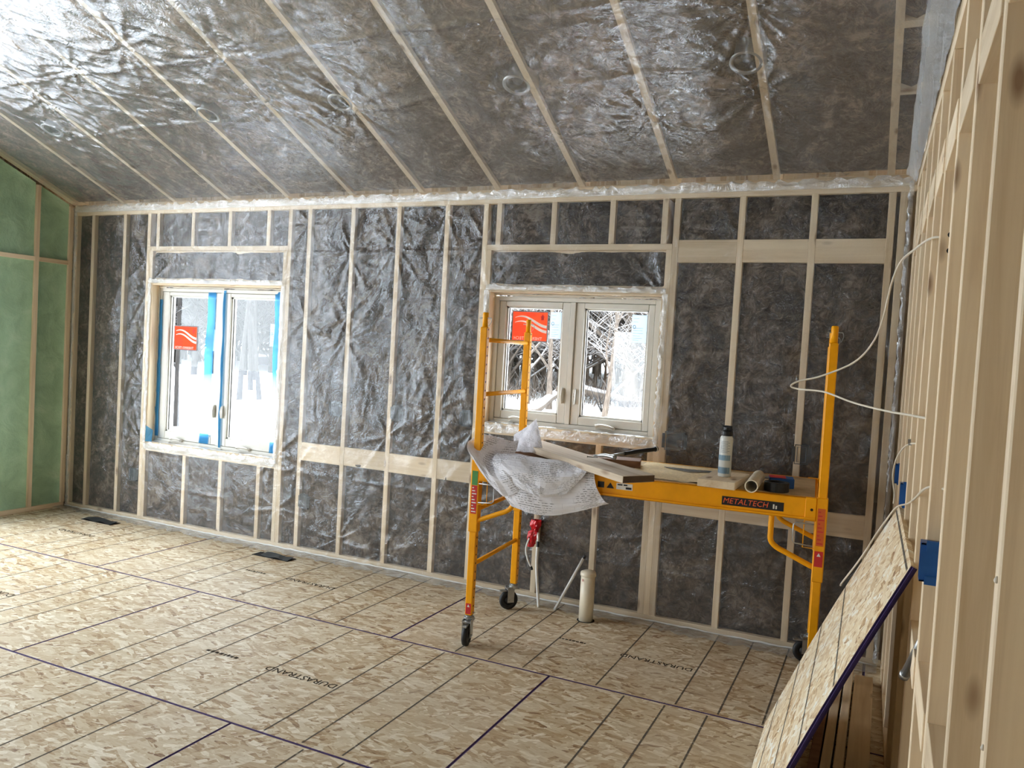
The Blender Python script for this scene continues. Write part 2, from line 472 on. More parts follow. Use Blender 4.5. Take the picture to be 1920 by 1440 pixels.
# =================================================================== FLOOR
floor = empty('floor'); tag(floor, 'strand board subfloor of large panels with purple edge joints', 'floor', kind='structure')
XL, XR = -0.40, 6.80
GUIDES = (0.4064, 0.6096, 0.8128, 1.2192, 1.6256, 1.8288, 2.0320)
def osb_panel(x0, x1, y0, y1, zt=0.0, th=0.018, parent=None, g=0.0012, c=0.0055, name='osb_panel'):
    b = MB()
    x0 += g; x1 -= g; y0 += g; y1 -= g
    A = [(x0+c, y0+c, zt), (x1-c, y0+c, zt), (x1-c, y1-c, zt), (x0+c, y1-c, zt)]
    B = [(x0, y0, zt-0.002), (x1, y0, zt-0.002), (x1, y1, zt-0.002), (x0, y1, zt-0.002)]
    D = [(x0, y0, zt-th), (x1, y0, zt-th), (x1, y1, zt-th), (x0, y1, zt-th)]
    b.add(A + B + D, [(0, 1, 2, 3)], 0)
    b.f += [(i, 4+i, 4+(i+1) % 4, (i+1) % 4)[::1] for i in range(4)] + [(4+i, 8+i, 8+(i+1) % 4, 4+(i+1) % 4) for i in range(4)] + [(11, 10, 9, 8)]
    b.m += [1]*8 + [0]
    return b.build(name, [OSB, PURPLE], parent)
rows = [0.073 - 1.2192*i for i in range(9)]
for r in range(8):
    yt, yb = rows[r], rows[r+1]
    xs = [4.0975 - 2.4384*k for k in (-2, -1, 0, 1, 2)] if r % 2 == 0 else [5.0725 - 2.4384*k for k in (-1, 0, 1, 2, 3)]
    xs = sorted(xs)
    for i in range(len(xs) - 1):
        a, b_ = max(xs[i], XL), min(xs[i+1], XR)
        if b_ - a < 0.02: continue
        p = osb_panel(a, b_, yb, yt, parent=floor)
        if r < 4:
            L = MB()
            for gx in GUIDES:
                x = xs[i] + gx
                if a < x < b_: L.quad((x-0.0045, yb+0.02, 0.0004), (x+0.0045, yb+0.02, 0.0004), (x+0.0045, yt-0.02, 0.0004), (x-0.0045, yt-0.02, 0.0004))
            if L.v: L.build('guide_lines', LINE, p)
            def stamp(txt, x, y, s):
                lettering(txt, s, STAMP, p, Matrix.Translation((x, y, 0.0006)) @ Matrix.Rotation(PI, 4, 'Z'), 'stamped_lettering')
            def blur(x, y, s):      # worn, unreadable small print
                rgx = random.Random(int(x*100)); bb = MB(); q_ = x - s*2.2
                while q_ < x + s*2.2:
                    wd_ = s*rgx.uniform(.25, .6); bb.quad((q_, y-s*.3, .0006), (q_+wd_, y-s*.3, .0006), (q_+wd_, y+s*.3*rgx.uniform(.2, 1), .0006), (q_, y+s*.3*rgx.uniform(.2, 1), .0006)); q_ += wd_ + s*.15
                bb.build('worn_stamp', STAMP, p)
            if r == 0 and a < 5.0 < b_: stamp('DURASTRAND', 5.50, -0.65, 0.062); blur(4.99, -0.60, 0.036)
            if r == 1 and a < 3.9 < b_: stamp('DURASTRAND', 4.03, -1.835, 0.066); blur(3.50, -1.825, 0.045)
            if r == 0 and a < 2.8 < b_: stamp('DURASTRAND', 3.08, -0.60, 0.062); blur(2.60, -0.60, 0.04)
            if r == 0 and a < 0.6 < b_: stamp('DURASTRAND', 0.72, -0.60, 0.062)
            if r == 1 and a < 1.5 < b_: stamp('DURASTRAND', 1.6, -1.835, 0.066)
sub = MB().box(XL, XR, -9.7, 0.16, -0.30, -0.02).build('joist_deck', WX, floor)

# =================================================================== BACK WALL
S16 = 0.4064
wb = empty('wall_back'); tag(wb, 'back wall of spruce studs filled with brown insulation batts', 'wall', kind='structure')
ST = 0.019
ZP, ZT = 0.038, 2.664
def stud(x, z0=ZP, z1=ZT, name='stud', d=0.14, w_=ST):
    MB().box(x-w_, x+w_, 0.0, d, z0, z1, b=0.002).build(name, WZ, wb)
W1 = (0.762, 2.192, 0.697, 2.065)
W2 = (4.020, 5.240, 1.157, 2.068)
MB().box(-0.25, 6.62, 0.0, 0.14, 0.0, ZP, b=0.002).build('bottom_plate', WX, wb)
MB().box(-0.25, 6.62, 0.0, 0.14, ZT, ZT+0.038, b=0.002).build('top_plate', WX, wb)
MB().box(-0.25, 6.62, 0.0, 0.14, ZT+0.038, ZT+0.095, b=0.002).build('top_plate', WX, wb)
full = [-0.225, 0.0, S16, 6*S16, 7*S16, 8*S16, 9*S16, 14*S16, 15*S16, 16*S16, 6.56]
kings = [0.705, 0.743, 2.211, 2.249, 3.963, 4.001, 5.259, 5.297]
for x in full: stud(x)
for x in (0.705, 2.249, 3.963, 5.297): stud(x, name='king_stud')
for x, zh in ((0.743, 2.345), (2.211, 2.345), (4.001, 2.345), (5.259, 2.345)): stud(x, ZP, zh, 'jack_stud')
stud(5.221, ZP, 1.08, 'cripple_stud')
for (a, b_, zs, zt) in (W1, W2):
    MB().box(a-0.038, b_+0.038, 0, 0.14, 2.345, 2.383, b=0.002).build('header_plate', WX, wb)
    MB().box(a, b_, 0.03, 0.14, zt+0.038, 2.345).build('header', WX, wb)
    MB().box(a, b_, 0, 0.14, zt, zt+0.038, b=0.002).build('header_plate', WX, wb)
    MB().box(a-0.0, b_+0.0, 0, 0.14, zs-0.076, zs-0.038, b=0.002).build('rough_sill', WX, wb)
    MB().box(a-0.0, b_+0.0, 0, 0.14, zs-0.038, zs, b=0.002).build('rough_sill', WX, wb)
for k in (2, 3, 4, 5, 10, 11, 12): stud(k*S16, 2.383, ZT, 'cripple_stud')
stud(5.22, 2.383, ZT, 'cripple_stud')
for k in (3, 4, 5): stud(k*S16, ZP, W1[2]-0.076, 'cripple_stud')
for k in (11, 12): stud(k*S16, ZP, W2[2]-0.076, 'cripple_stud')
def backing(xs, z0, z1):
    for a, b_ in zip(xs[:-1], xs[1:]):
        MB().box(a+ST, b_-ST, 0.001, 0.039, z0 + random.uniform(-.004, .004), z1 + random.uniform(-.004, .004), b=0.0015).build('backing_board', WX, wb)
backing([5.297, 14*S16, 15*S16, 16*S16], 2.267, 2.406)
backing([2.249+0.17, 7*S16, 8*S16, 9*S16, 3.963], 0.722, 0.860)
backing([5.297, 14*S16, 15*S16, 16*S16], 0.700, 0.836)
# insulation batts, one per bay, fluffy
def batt(x0, x1, z0, z1, sd, y0=0.022, amp=0.020, step=0.035):
    nu = max(6, int((x1-x0)/step)+1); nv = max(6, int((z1-z0)/step)+1)
    u = np.linspace(x0, x1, nu); v = np.linspace(z0, z1, nv)
    X, Z = np.meshgrid(u, v)
    ed = np.minimum(np.minimum(X-x0, x1-X), np.minimum(Z-z0, z1-Z))
    e = np.clip(ed/0.05, 0, 1)
    Y = y0 + 0.015*(1-e) - amp*0.5*e + amp*fbm(X*7, Z*7, sd, 4)*e
    V = np.stack([X, Y, Z], -1).reshape(-1, 3)
    Fc = grid(nu, nv)
    n = len(V)
    Vb = [(x0, 0.135, z0), (x1, 0.135, z0), (x1, 0.135, z1), (x0, 0.135, z1)]
    Fc = [tuple(map(int, q)) for q in Fc] + [(n+3, n+2, n+1, n)]
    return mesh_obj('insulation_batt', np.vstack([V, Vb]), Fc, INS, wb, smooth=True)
verts_all = sorted(full + [0.705, 2.249, 3.963, 5.297])
sd = 1
def bays(xs, z0, z1):
    global sd
    for a, b_ in zip(xs[:-1], xs[1:]):
        if b_ - a < 0.06: continue
        batt(a+ST, b_-ST, z0, z1, sd); sd += 5
bays([-0.225, 0.0, S16, 0.705], ZP, ZT)
bays([2.249, 6*S16, 7*S16, 8*S16, 9*S16, 3.963], ZP, ZT)
bays([5.297, 14*S16, 15*S16, 16*S16, 6.56], ZP, ZT)
bays([0.724, 2*S16, 3*S16, 4*S16, 5*S16, 2.23], 2.383, ZT)
bays([3.98, 10*S16, 11*S16, 12*S16, 5.22], 2.383, ZT)
bays([0.743, 3*S16, 4*S16, 5*S16, 2.211], ZP, W1[2]-0.076)
bays([4.001, 11*S16, 12*S16, 5.221], ZP, W2[2]-0.076)
batt(W1[0]-0.02, W1[1]+0.02, W1[3]+0.04, 2.345, 777, 0.02)
batt(W2[0]-0.02, W2[1]+0.02, W2[3]+0.04, 2.345, 778, 0.02)
# outer sheathing around the window openings
def sheath(x0, x1, z0, z1): MB().box(x0, x1, 0.141, 0.155, z0, z1).build('outer_sheathing', OSB, wb)
sheath(-0.45, W1[0], -0.3, 2.85); sheath(W1[1], W2[0], -0.3, 2.85); sheath(W2[1], 6.85, -0.3, 2.85)
for (a, b_, zs, zt) in (W1, W2): sheath(a, b_, -0.3, zs-0.01); sheath(a, b_, zt+0.01, 2.85)

# =================================================================== WINDOWS
BLUETAPE = sheer('blue_masking_film', (80, 170, 226), 0.6)
LABEL = sheer('pale_blue_label', (196, 208, 220), 0.85)
LABELG = plain('grey_print', (110, 120, 130), 0.7)
STICK = sheer('orange_sticker', (226, 104, 70), 0.9)
STICKD = plain('dark_orange_print', (190, 40, 22), 0.6)
SWOOSH = plain('white_print', (248, 240, 232), 0.6)
SBORD = plain('grey_sticker_border', (122, 122, 126), 0.6)
def window(name, W, gl, gz, label, tape):
    a, b_, zs, zt = W
    root = empty(name); tag(root, label, 'window', kind='structure')
    x0, x1, z0, z1 = a+0.012, b_-0.03, zs+0.0, zt-0.03
    yf = 0.075
    for (p, q, r, s_) in ((x0, x0+0.034, z0, z1), (x1-0.034, x1, z0, z1), (x0+0.034, x1-0.034, z1-0.030, z1), (x0+0.034, x1-0.034, z0, z0+0.032)):
        MB().box(p, q, yf, 0.16, r, s_, b=0.003).build('frame', VINYL, root)
    xm = (gl[0][1] + gl[1][0])/2
    MB().box(xm-0.018, xm+0.018, yf-0.004, 0.16, z0+0.032, z1-0.03, b=0.003).build('mullion', VINYL, root)
    for i, (g0, g1) in enumerate(gl):
        sx0 = x0+0.036 if i == 0 else xm+0.020
        sx1 = xm-0.020 if i == 0 else x1-0.036
        sz0, sz1 = z0+0.034, z1-0.032
        ys = yf+0.006
        sash = MB()
        sash.box(sx0, g0, ys, 0.15, sz0, sz1, b=0.004); sash.box(g1, sx1, ys, 0.15, sz0, sz1, b=0.004)
        sash.box(g0, g1, ys, 0.15, gz[1], sz1, b=0.004); sash.box(g0, g1, ys, 0.15, sz0, gz[0], b=0.004)
        # stepped glazing bead
        bd = 0.012
        sash.box(g0, g0+bd, ys+0.016, 0.14, gz[0], gz[1]); sash.box(g1-bd, g1, ys+0.016, 0.14, gz[0], gz[1])
        sash.box(g0, g1, ys+0.016, 0.14, gz[1]-bd, gz[1]); sash.box(g0, g1, ys+0.016, 0.14, gz[0], gz[0]+bd)
        so = sash.build('sash', VINYL, root)
        yg = 0.115
        MB().box(g0+0.004, g1-0.004, yg, yg+0.004, gz[0]+0.004, gz[1]-0.004).build('glass_pane', GLASS, so)
        MB().box(g0+bd, g0+bd+0.006, yg-0.004, yg, gz[0]+bd, gz[1]-bd).build('gasket', VINYLD, so)
        # crank operator
        cx = sx0 + (sx1-sx0)*(0.36 if i == 0 else 0.47)
        cz = z0 + 0.034
        cr = MB(); cr.box(cx-0.065, cx+0.065, yf-0.022, yf+0.01, cz-0.012, cz+0.010, b=0.005)
        cr.tube(smooth_path([(cx+0.05, yf-0.022, cz+0.004), (cx+0.02, yf-0.034, cz+0.014), (cx-0.03, yf-0.034, cz+0.016), (cx-0.058, yf-0.028, cz+0.008)], 4), [0.009]*12+[0.012], 6)
        cr.build('crank_handle', VINYL, root)
        # latch lever beside the mullion
        lx = sx1-0.024 if i == 0 else sx0+0.024
        zc = gz[0] + (gz[1]-gz[0])*(0.19 if i == 0 else 0.19)
        lt = MB(); lt.box(lx-0.010, lx+0.010, ys-0.010, ys, zc-0.055, zc+0.05, b=0.004)
        lt.tube([(lx, ys-0.012, zc+0.042), (lx+0.002, ys-0.026, zc), (lx, ys-0.018, zc-0.055)], [0.008, 0.009, 0.006], 8)
        lt.build('latch', VINYL, root)
        # stickers on the pane
        if i == 0:
            k0, k1, h0, h1 = g0+0.03+0.012, g0+0.30, 0, 0
            ht = 0.195; zt_ = gz[1]-0.035 if name == 'window_2' else gz[1]-0.262
            st = MB().box(k0, k1, yg-0.0016, yg-0.0008, zt_-ht, zt_).build('sticker', STICK, root)
            br = MB()
            for q in ((k0-.008, k1+.008, zt_, zt_+.008), (k0-.008, k1+.008, zt_-ht-.008, zt_-ht), (k0-.008, k0, zt_-ht, zt_), (k1, k1+.008, zt_-ht, zt_)):
                br.box(q[0], q[1], yg-0.0016, yg-0.0008, q[2], q[3])
            br.build('sticker_border', SBORD, st)
            sw = MB()
            for off_ in (0.0, 0.034):
                P = []
                for j in range(17):
                    tt = j/16; xx = k0+0.016+tt*(k1-k0-0.018); zz = zt_-0.046-off_ + 0.020*math.sin(tt*2.4*PI*0.62+0.35) - 0.034*tt**1.5
                    wd = 0.0022+0.0075*min(1, tt*1.6); P.append((xx, zz-wd, zz+wd))
                for j in range(16):
                    sw.quad((P[j][0], yg-0.002, P[j][1]), (P[j+1][0], yg-0.002, P[j+1][1]), (P[j+1][0], yg-0.002, P[j+1][2]), (P[j][0], yg-0.002, P[j][2]))
            sw.build('wave_print', SWOOSH, st)
            ax, az = k1-0.036, zt_-0.030
            ar = MB().add([(ax-.020, yg-.002, az-.004), (ax+.020, yg-.002, az-.004), (ax, yg-.002, az+.018)], [(0, 1, 2)]).quad((ax-.011, yg-.002, az-.024), (ax+.011, yg-.002, az-.024), (ax+.011, yg-.002, az-.004), (ax-.011, yg-.002, az-.004))
            ar.build('arrow_print', STICKD, st)
            tx = MB()
            for j in range(9): tx.box(k0+.012, k0+.012+(0.09 if j % 3 else 0.075), yg-.0021, yg-.0019, zt_-.090-.009*j, zt_-.088-.009*j)
            for j in range(3): tx.box(k0+.10, k0+.17, yg-.0021, yg-.0019, zt_-.010-.008*j, zt_-.0075-.008*j)
            tx.build('small_print', STICKD, st)
            # printed for the outside, so mirrored from inside
            lettering('THERMO-TECH', 0.030, SWOOSH, st, Matrix.Translation(((k0+k1)/2-0.01, yg-.0022, zt_-ht+.013)) @ Matrix.Rotation(PI/2, 4, 'X') @ Matrix.Scale(-1, 4, (1, 0, 0)), 'lettering', 1.05)
        lx0, lx1 = (g1-0.098, g1-0.014) if (i == 0 and name == 'window_2') else (g1-0.118, g1-0.018)
        lz1 = gz[1]-0.03 if name == 'window_2' else gz[1]-(0.275 if i == 0 else 0.205)
        lb = MB().box(lx0, lx1, yg-0.0016, yg-0.0008, lz1-0.18, lz1).build('paper_label', LABEL, root)
        pr = MB()
        for j, (zz, ww) in enumerate(((.022, .5), (.045, .4), (.085, .85), (.10, .8), (.118, .85), (.135, .6), (.150, .8), (.163, .5))):
            pr.box(lx0+.01, lx0+.01+(lx1-lx0-.02)*ww, yg-.0021, yg-.0019, lz1-zz-.0022, lz1-zz)
        ring = [(lx0+.018+.009*math.cos(t_), yg-.0021, lz1-.078+.011*math.sin(t_)) for t_ in np.linspace(0, 2*PI, 12, endpoint=False)]
        pr.tube(ring, .0018, 4, closed=True)
        pr.build('small_print', LABELG, lb)
    if tape:
        tp = []
        (p0, p1), (p2, p3) = gl
        for (xa, xb, za, zb, yy) in ((x0+0.004, x0+0.046, z0+0.05, z1-0.10, yf-0.003), (p1-0.075, p1+0.01, z0+0.035, z1-0.02, 0.076), (xm+0.014, xm+0.040, z0+0.02, z1-0.01, yf-0.006), (p3-0.045, p3+0.02, z0+0.03, z1-0.01, 0.0755)):
            n = 14; V = []; 
            for j in range(n+1):
                zz = za+(zb-za)*j/n; wob = 0.006*math.sin(j*1.3+xa*9)
                sk = -0.05*(1-j/n) if xa == p1-0.075 else 0
                V += [(xa+wob+sk, yy-0.001*(j % 2), zz), (xb+wob*0.4+sk*0.6, yy-0.001*((j+1) % 2), zz)]
            mesh_obj('blue_tape', V, [(2*j, 2*j+1, 2*j+3, 2*j+2) for j in range(n)], BLUETAPE, root)
    # shims and screen clips on the frame top
    for (s0, s1) in ((0.12, 0.52), (0.62, 0.78)):
        MB().box(x0+(x1-x0)*s0, x0+(x1-x0)*s1, yf-0.003, yf+0.02, z1+0.001, z1+0.013).build('mounting_clip', VINYL, root)
    MB().box(x0+0.02, x0+0.20, yf-0.02, yf, z0-0.0, z0+0.014, b=.003).build('mounting_clip', VINYL, root)
    MB().box(xm-0.14, xm+0.06, yf-0.02, yf, z0-0.0, z0+0.010, b=.003).build('mounting_clip', VINYL, root)
    # wood liner of the rough opening
    MB().box(a-0.0, a+0.010, 0.0, 0.075, zs, zt, b=0.001).build('jamb_liner', WZ, root)
    MB().box(b_-0.010, b_, 0.0, 0.075, zs, zt, b=0.001).build('jamb_liner', WZ, root)
    MB().box(a+0.01, b_-0.01, 0.0, 0.075, zt-0.010, zt, b=0.001).build('jamb_liner', WX, root)
    # pale foam bead between liner and frame
    bd = MB()
    for (P, Q) in (((a+.012, zs), (a+.012, zt-.012)), ((b_-.014, zs), (b_-.014, zt-.012)), ((a, zt-.018), (b_, zt-.018))):
        n = 26; pts = []
        for j in range(n+1):
            t_ = j/n; pts.append((P[0]+(Q[0]-P[0])*t_+random.uniform(-.003, .003), yf+random.uniform(-.004, .004), P[1]+(Q[1]-P[1])*t_+random.uniform(-.003, .003)))
        bd.tube(pts, [random.uniform(.006, .012) for _ in pts], 6)
    bd.build('foam_bead', SEAL, root, smooth=True)
    return root
win1 = window('window_1', W1, ((0.888, 1.424), (1.588, 2.112)), (0.795, 1.972), 'white casement window with blue masking tape on both sashes', True)
win2 = window('window_2', W2, ((4.118, 4.540), (4.695, 5.133)), (1.246, 1.970), 'white casement window behind the yellow scaffold, no blue tape', False)
# torn blue membrane corner at the foot of the taped window
MB().add([(0.764, -0.012, 0.70), (0.83, 0.0, 0.70), (0.82, 0.02, 0.80), (0.764, -0.010, 0.84)], [(0, 1, 2, 3)]).build('blue_membrane', BLUETAPE, win1)

# =================================================================== LEFT WALL (green spray foam)
wl = empty('wall_left'); tag(wl, 'left wall of studs filled with green spray foam', 'wall', kind='structure')
XW = -0.25
SL = 0.42
ceil_z = lambda y: (2.757 - SL*y) if y > -4.8 else (2.757 + SL*(9.6 + y))
D0, D1 = -4.60, -0.98          # patio door
N0, N1 = -6.8, -5.6            # far window
def lstud(y, z0=ZP, z1=None):
    zt = z1 if z1 else ceil_z(y) - 0.03
    MB().box(XW-0.14, XW, y-ST, y+ST, z0, zt, b=0.002).build('stud', WZ, wl)
for y in (-0.028, -0.344, -0.75, -0.96, -4.62, -5.0, -5.4, -7.2, -7.6, -8.0, -8.4, -8.8, -9.2): lstud(y)
for y in (-1.16, -4.44): lstud(y, 2.46)
MB().box(XW-0.14, XW, D1, -0.019, 0.0, ZP, b=.002).build('bottom_plate', WY, wl)
MB().box(XW-0.14, XW, -9.6, D0, 0.0, ZP, b=.002).build('bottom_plate', WY, wl)
for (a, b_) in ((-0.325, -0.047), (-0.731, -0.363), (-0.941, -0.769)):
    MB().box(XW-0.14, XW-0.001, a, b_, 2.212, 2.250, b=.002).build('blocking', WY, wl)
MB().box(XW-0.14, XW, D0-.03, D1+.03, 2.30, 2.46, b=.002).build('header', WY, wl)
def foamp(y0, y1, z0, z1, sd_):
    nu = max(8, int((y1-y0)/0.03)); 
    u = np.linspace(y0, y1, nu)
    zt0 = z1 if z1 else None
    nv = max(8, int(((z1 or ceil_z((y0+y1)/2)) - z0)/0.035))
    Yg = np.repeat(u[None, :], nv, 0)
    top = np.array([ (z1 if z1 else ceil_z(y)-0.02) for y in u])
    Zg = z0 + (top[None, :]-z0)*np.linspace(0, 1, nv)[:, None]
    ed = np.minimum(np.minimum(Yg-y0, y1-Yg), np.minimum(Zg-z0, top[None, :]-Zg)); e = np.clip(ed/0.05, 0, 1)
    Xg = XW - 0.035 + 0.022*(1-e)**2 + 0.020*fbm(Yg*5, Zg*3.2, sd_, 5)*(0.4+0.6*e) - 0.01
    mesh_obj('spray_foam', np.stack([Xg, Yg, Zg], -1).reshape(-1, 3), [tuple(map(int, q)) for q in grid(nu, nv)], FOAM, wl, smooth=True)
for i, (a, b_) in enumerate(((-0.325, -0.047), (-0.731, -0.363), (-0.941, -0.769))):
    foamp(a, b_, ZP, 2.212, 31+i); foamp(a, b_, 2.250, None, 61+i)
foamp(-1.14, D1, 2.46, None, 91); foamp(-5.6, -4.64, ZP, None, 95); foamp(-9.58, -6.8, ZP, None, 97)
foamp(N0, N1, ZP, 0.6, 99); foamp(N0, N1, 2.15, None, 101)
def lsh(y0, y1, z0, z1): MB().box(XW-0.16, XW-0.141, y0, y1, z0, z1).build('outer_sheathing', OSB, wl)
lsh(D1, 0.16, -.3, 4.9); lsh(D0, D1, 2.30, 2.48); lsh(-1.18, D1, 2.48, 4.9); lsh(D0, -4.42, 2.48, 4.9)
GT = lambda y: ceil_z(y) - 0.26
MB().add([(x, y, z) for x in (XW-.16, XW-.141) for (y, z) in ((-1.18, GT(-1.18)), (-4.42, GT(-4.42)), (-4.42, 4.9), (-1.18, 4.9))], [(0, 1, 2, 3), (7, 6, 5, 4), (0, 4, 5, 1), (1, 5, 6, 2), (2, 6, 7, 3), (3, 7, 4, 0)]).build('outer_sheathing', OSB, wl)
lsh(N1, D0, -.3, 4.9); lsh(N0, N1, 2.15, 4.9); lsh(N0, N1, -.3, .6); lsh(-9.7, N0, -.3, 4.9); lsh(D0, D1, -.3, .0)
# patio door, out of frame to the left
dr = empty('door_1'); tag(dr, 'white glazed patio door in the green left wall', 'door', kind='structure')
for (a, b_) in ((D0+.02, (D0+D1)/2), ((D0+D1)/2, D1-.02)):
    s_ = MB()
    s_.box(XW-.12, XW-.06, a, a+.08, .03, 2.29); s_.box(XW-.12, XW-.06, b_-.08, b_, .03, 2.29); s_.box(XW-.12, XW-.06, a+.08, b_-.08, .03, .14); s_.box(XW-.12, XW-.06, a+.08, b_-.08, 2.20, 2.29)
    so = s_.build('door_leaf', VINYL, dr)
    MB().box(XW-.092, XW-.088, a+.08, b_-.08, .14, 2.20).build('glass_pane', GLASS, so)
w5 = empty('added_gable_glazing'); tag(w5, 'added unseen gable glazing above the patio door for more daylight', 'window', kind='structure')  # unseen gable glazing, added to let more daylight into the room
for (ya, yb) in ((-4.42, -3.36), (-3.36, -2.28), (-2.28, -1.18)):
    for (p, q) in (((ya, 2.48), (yb, 2.48)), ((yb, 2.48), (yb, GT(yb))), ((yb, GT(yb)), (ya, GT(ya))), ((ya, GT(ya)), (ya, 2.48))):
        MB().tube([(XW-.10, p[0], p[1]), (XW-.10, q[0], q[1])], .03, 4).build('frame', VINYL, w5)
    MB().add([(XW-.10, ya, 2.48), (XW-.10, yb, 2.48), (XW-.10, yb, GT(yb)), (XW-.10, ya, GT(ya))], [(0, 1, 2, 3)]).build('glass_pane', GLASS, w5)
w3 = empty('window_3'); tag(w3, 'wide white window in the green left wall, nearer the viewer', 'window', kind='structure')
s_ = MB(); s_.box(XW-.12, XW-.06, N0, N0+.06, .6, 2.15); s_.box(XW-.12, XW-.06, N1-.06, N1, .6, 2.15); s_.box(XW-.12, XW-.06, N0+.06, N1-.06, .6, .66); s_.box(XW-.12, XW-.06, N0+.06, N1-.06, 2.09, 2.15)
s_.build('frame', VINYL, w3)
MB().box(XW-.092, XW-.088, N0+.06, N1-.06, .66, 2.09).build('glass_pane', GLASS, w3)

# =================================================================== RIGHT WALL (open studs)
wr = empty('wall_right'); tag(wr, 'right partition wall of bare spruce studs', 'wall', kind='structure')
xr = lambda y: 6.620 - 0.0175*y
RZ = 2.66
ry = [-3.770 + S16*k for k in range(9)] + [-0.145, -0.020] + [-3.770 - S16*k for k in range(1, 5)]
ry.sort()
for y in ry:
    x = xr(y)
    MB().box(x, x+0.089, y, y+0.038, ZP, RZ, b=0.0025).build('stud', WZ, wr)
for (z0, z1, nm) in ((0.0, ZP, 'bottom_plate'), (RZ, RZ+0.038, 'top_plate'), (RZ+0.038, RZ+0.076, 'top_plate')):
    b = MB(); b.add([(xr(-5.5), -5.5, z0), (xr(-5.5)+.089, -5.5, z0), (xr(0)+.089, 0, z0), (xr(0), 0, z0), (xr(-5.5), -5.5, z1), (xr(-5.5)+.089, -5.5, z1), (xr(0)+.089, 0, z1), (xr(0), 0, z1)],
          [(3, 2, 1, 0), (4, 5, 6, 7), (0, 1, 5, 4), (1, 2, 6, 5), (2, 3, 7, 6), (3, 0, 4, 7)])
    b.build(nm, WY, wr)
big = [y for y in ry if y < -0.4 or y == -0.145]
for y0, y1 in zip(big[:-1], big[1:]):
    a, b_ = y0+0.0385, y1-0.0005
    for (z0, z1) in ((2.292, 2.400), (0.800, 0.890)):
        if z0 < 1 and y0 > -2.2: continue
        x = xr((a+b_)/2)
        j = random.uniform(-.004, .004)
        MB().box(x-0.001, x+0.036, a, b_, z0+j, z1+j, b=0.0015).build('blocking', WY, wr)
for i in range(5):
    a = -9.6 + 1.93*i
    MB().box(xr(0)+0.19, xr(0)+0.202, a, a+(1.925 if i < 4 else 2.04), -0.3, 5.0).build('outer_sheathing', OSB, wr)
# gable framing over the partition
for k in range(0, 10):
    y = -3.95 + S16*k
    if y < -0.05: MB().box(6.70, 6.78, y, y+0.038, RZ+0.076, ceil_z(y)-0.02).build('gable_stud', WZ, wr)
# drips of expanding foam on the near studs
for (y, z, s_) in ((-3.765, 1.40, .0035), (-3.765, 1.18, .003)):
    V = []; 
    b = MB().lathe([(0.0005, -.5*s_), (s_*.7, -.3*s_), (s_, .6*s_), (s_*.6, 1.6*s_), (0.0005, 2.2*s_)], (xr(y)-.001, y+.006, z), 8)
    b.build('foam_drip', SEAL, wr, smooth=True)
# drilled wiring holes
for (y, z) in ((-2.1443, 2.094), (-2.1443, 2.045)):
    MB().lathe([(0.0002, 0), (.009, 0)], (xr(-2.15)+.03, y-0.0006-.0, z), 12, 'y').build('drilled_hole', DARK, wr)

# =================================================================== REAR WALL (behind the viewer)
wre = empty('wall_rear'); tag(wre, 'rear wall of strand board behind the viewer', 'wall', kind='structure')
for (a, b_, z0, z1) in ((-.45, 1.7, -.3, 3.0), (2.9, 6.9, -.3, 3.0), (1.7, 2.9, -.3, .6), (1.7, 2.9, 2.2, 3.0)):
    MB().box(a, b_, -9.62, -9.6, z0, z1).build('sheathing', OSB, wre)
w4 = empty('window_4'); tag(w4, 'white picture window in the rear wall behind the viewer', 'window', kind='structure')
s_ = MB(); s_.box(1.7, 1.76, -9.64, -9.58, .6, 2.2); s_.box(2.84, 2.9, -9.64, -9.58, .6, 2.2); s_.box(1.76, 2.84, -9.64, -9.58, .6, .66); s_.box(1.76, 2.84, -9.64, -9.58, 2.14, 2.2)
s_.build('frame', VINYL, w4)
MB().box(1.76, 2.84, -9.612, -9.608, .66, 2.14).build('glass_pane', GLASS, w4)

# =================================================================== CEILING
cl = empty('ceiling'); tag(cl, 'sloping ceiling of rafters and brown insulation batts', 'ceiling', kind='structure')
YR = -4.8
def slope_piece(name, x0, x1, y0, y1, h0, h1, mat, b=0.0):
    v = []
    for y in (y0, y1):
        for x in (x0, x1):
            for h in (h0, h1): v.append((x, y, 2.757 - SL*y + h))
    f = [(0, 1, 3, 2), (4, 6, 7, 5), (0, 4, 5, 1), (2, 3, 7, 6), (0, 2, 6, 4), (1, 5, 7, 3)]
    return mesh_obj(name, v, f, mat, cl)
rx = [5.875 - 0.6096*k for k in range(-1, 11)]
for x in rx: slope_piece('rafter', x-ST, x+ST, 0.10, YR, 0.0, 0.235, WY)
slope_piece('rafter', -0.27, -0.232, 0.10, YR, 0.0, 0.235, WY)
slope_piece('rafter', 6.60, 6.638, 0.10, YR, 0.0, 0.235, WY)
for y in (-0.62, -1.02, -1.9): slope_piece('blocking', 6.485+ST, 6.60, y-.019, y+.019, 0.0, 0.09, WX)
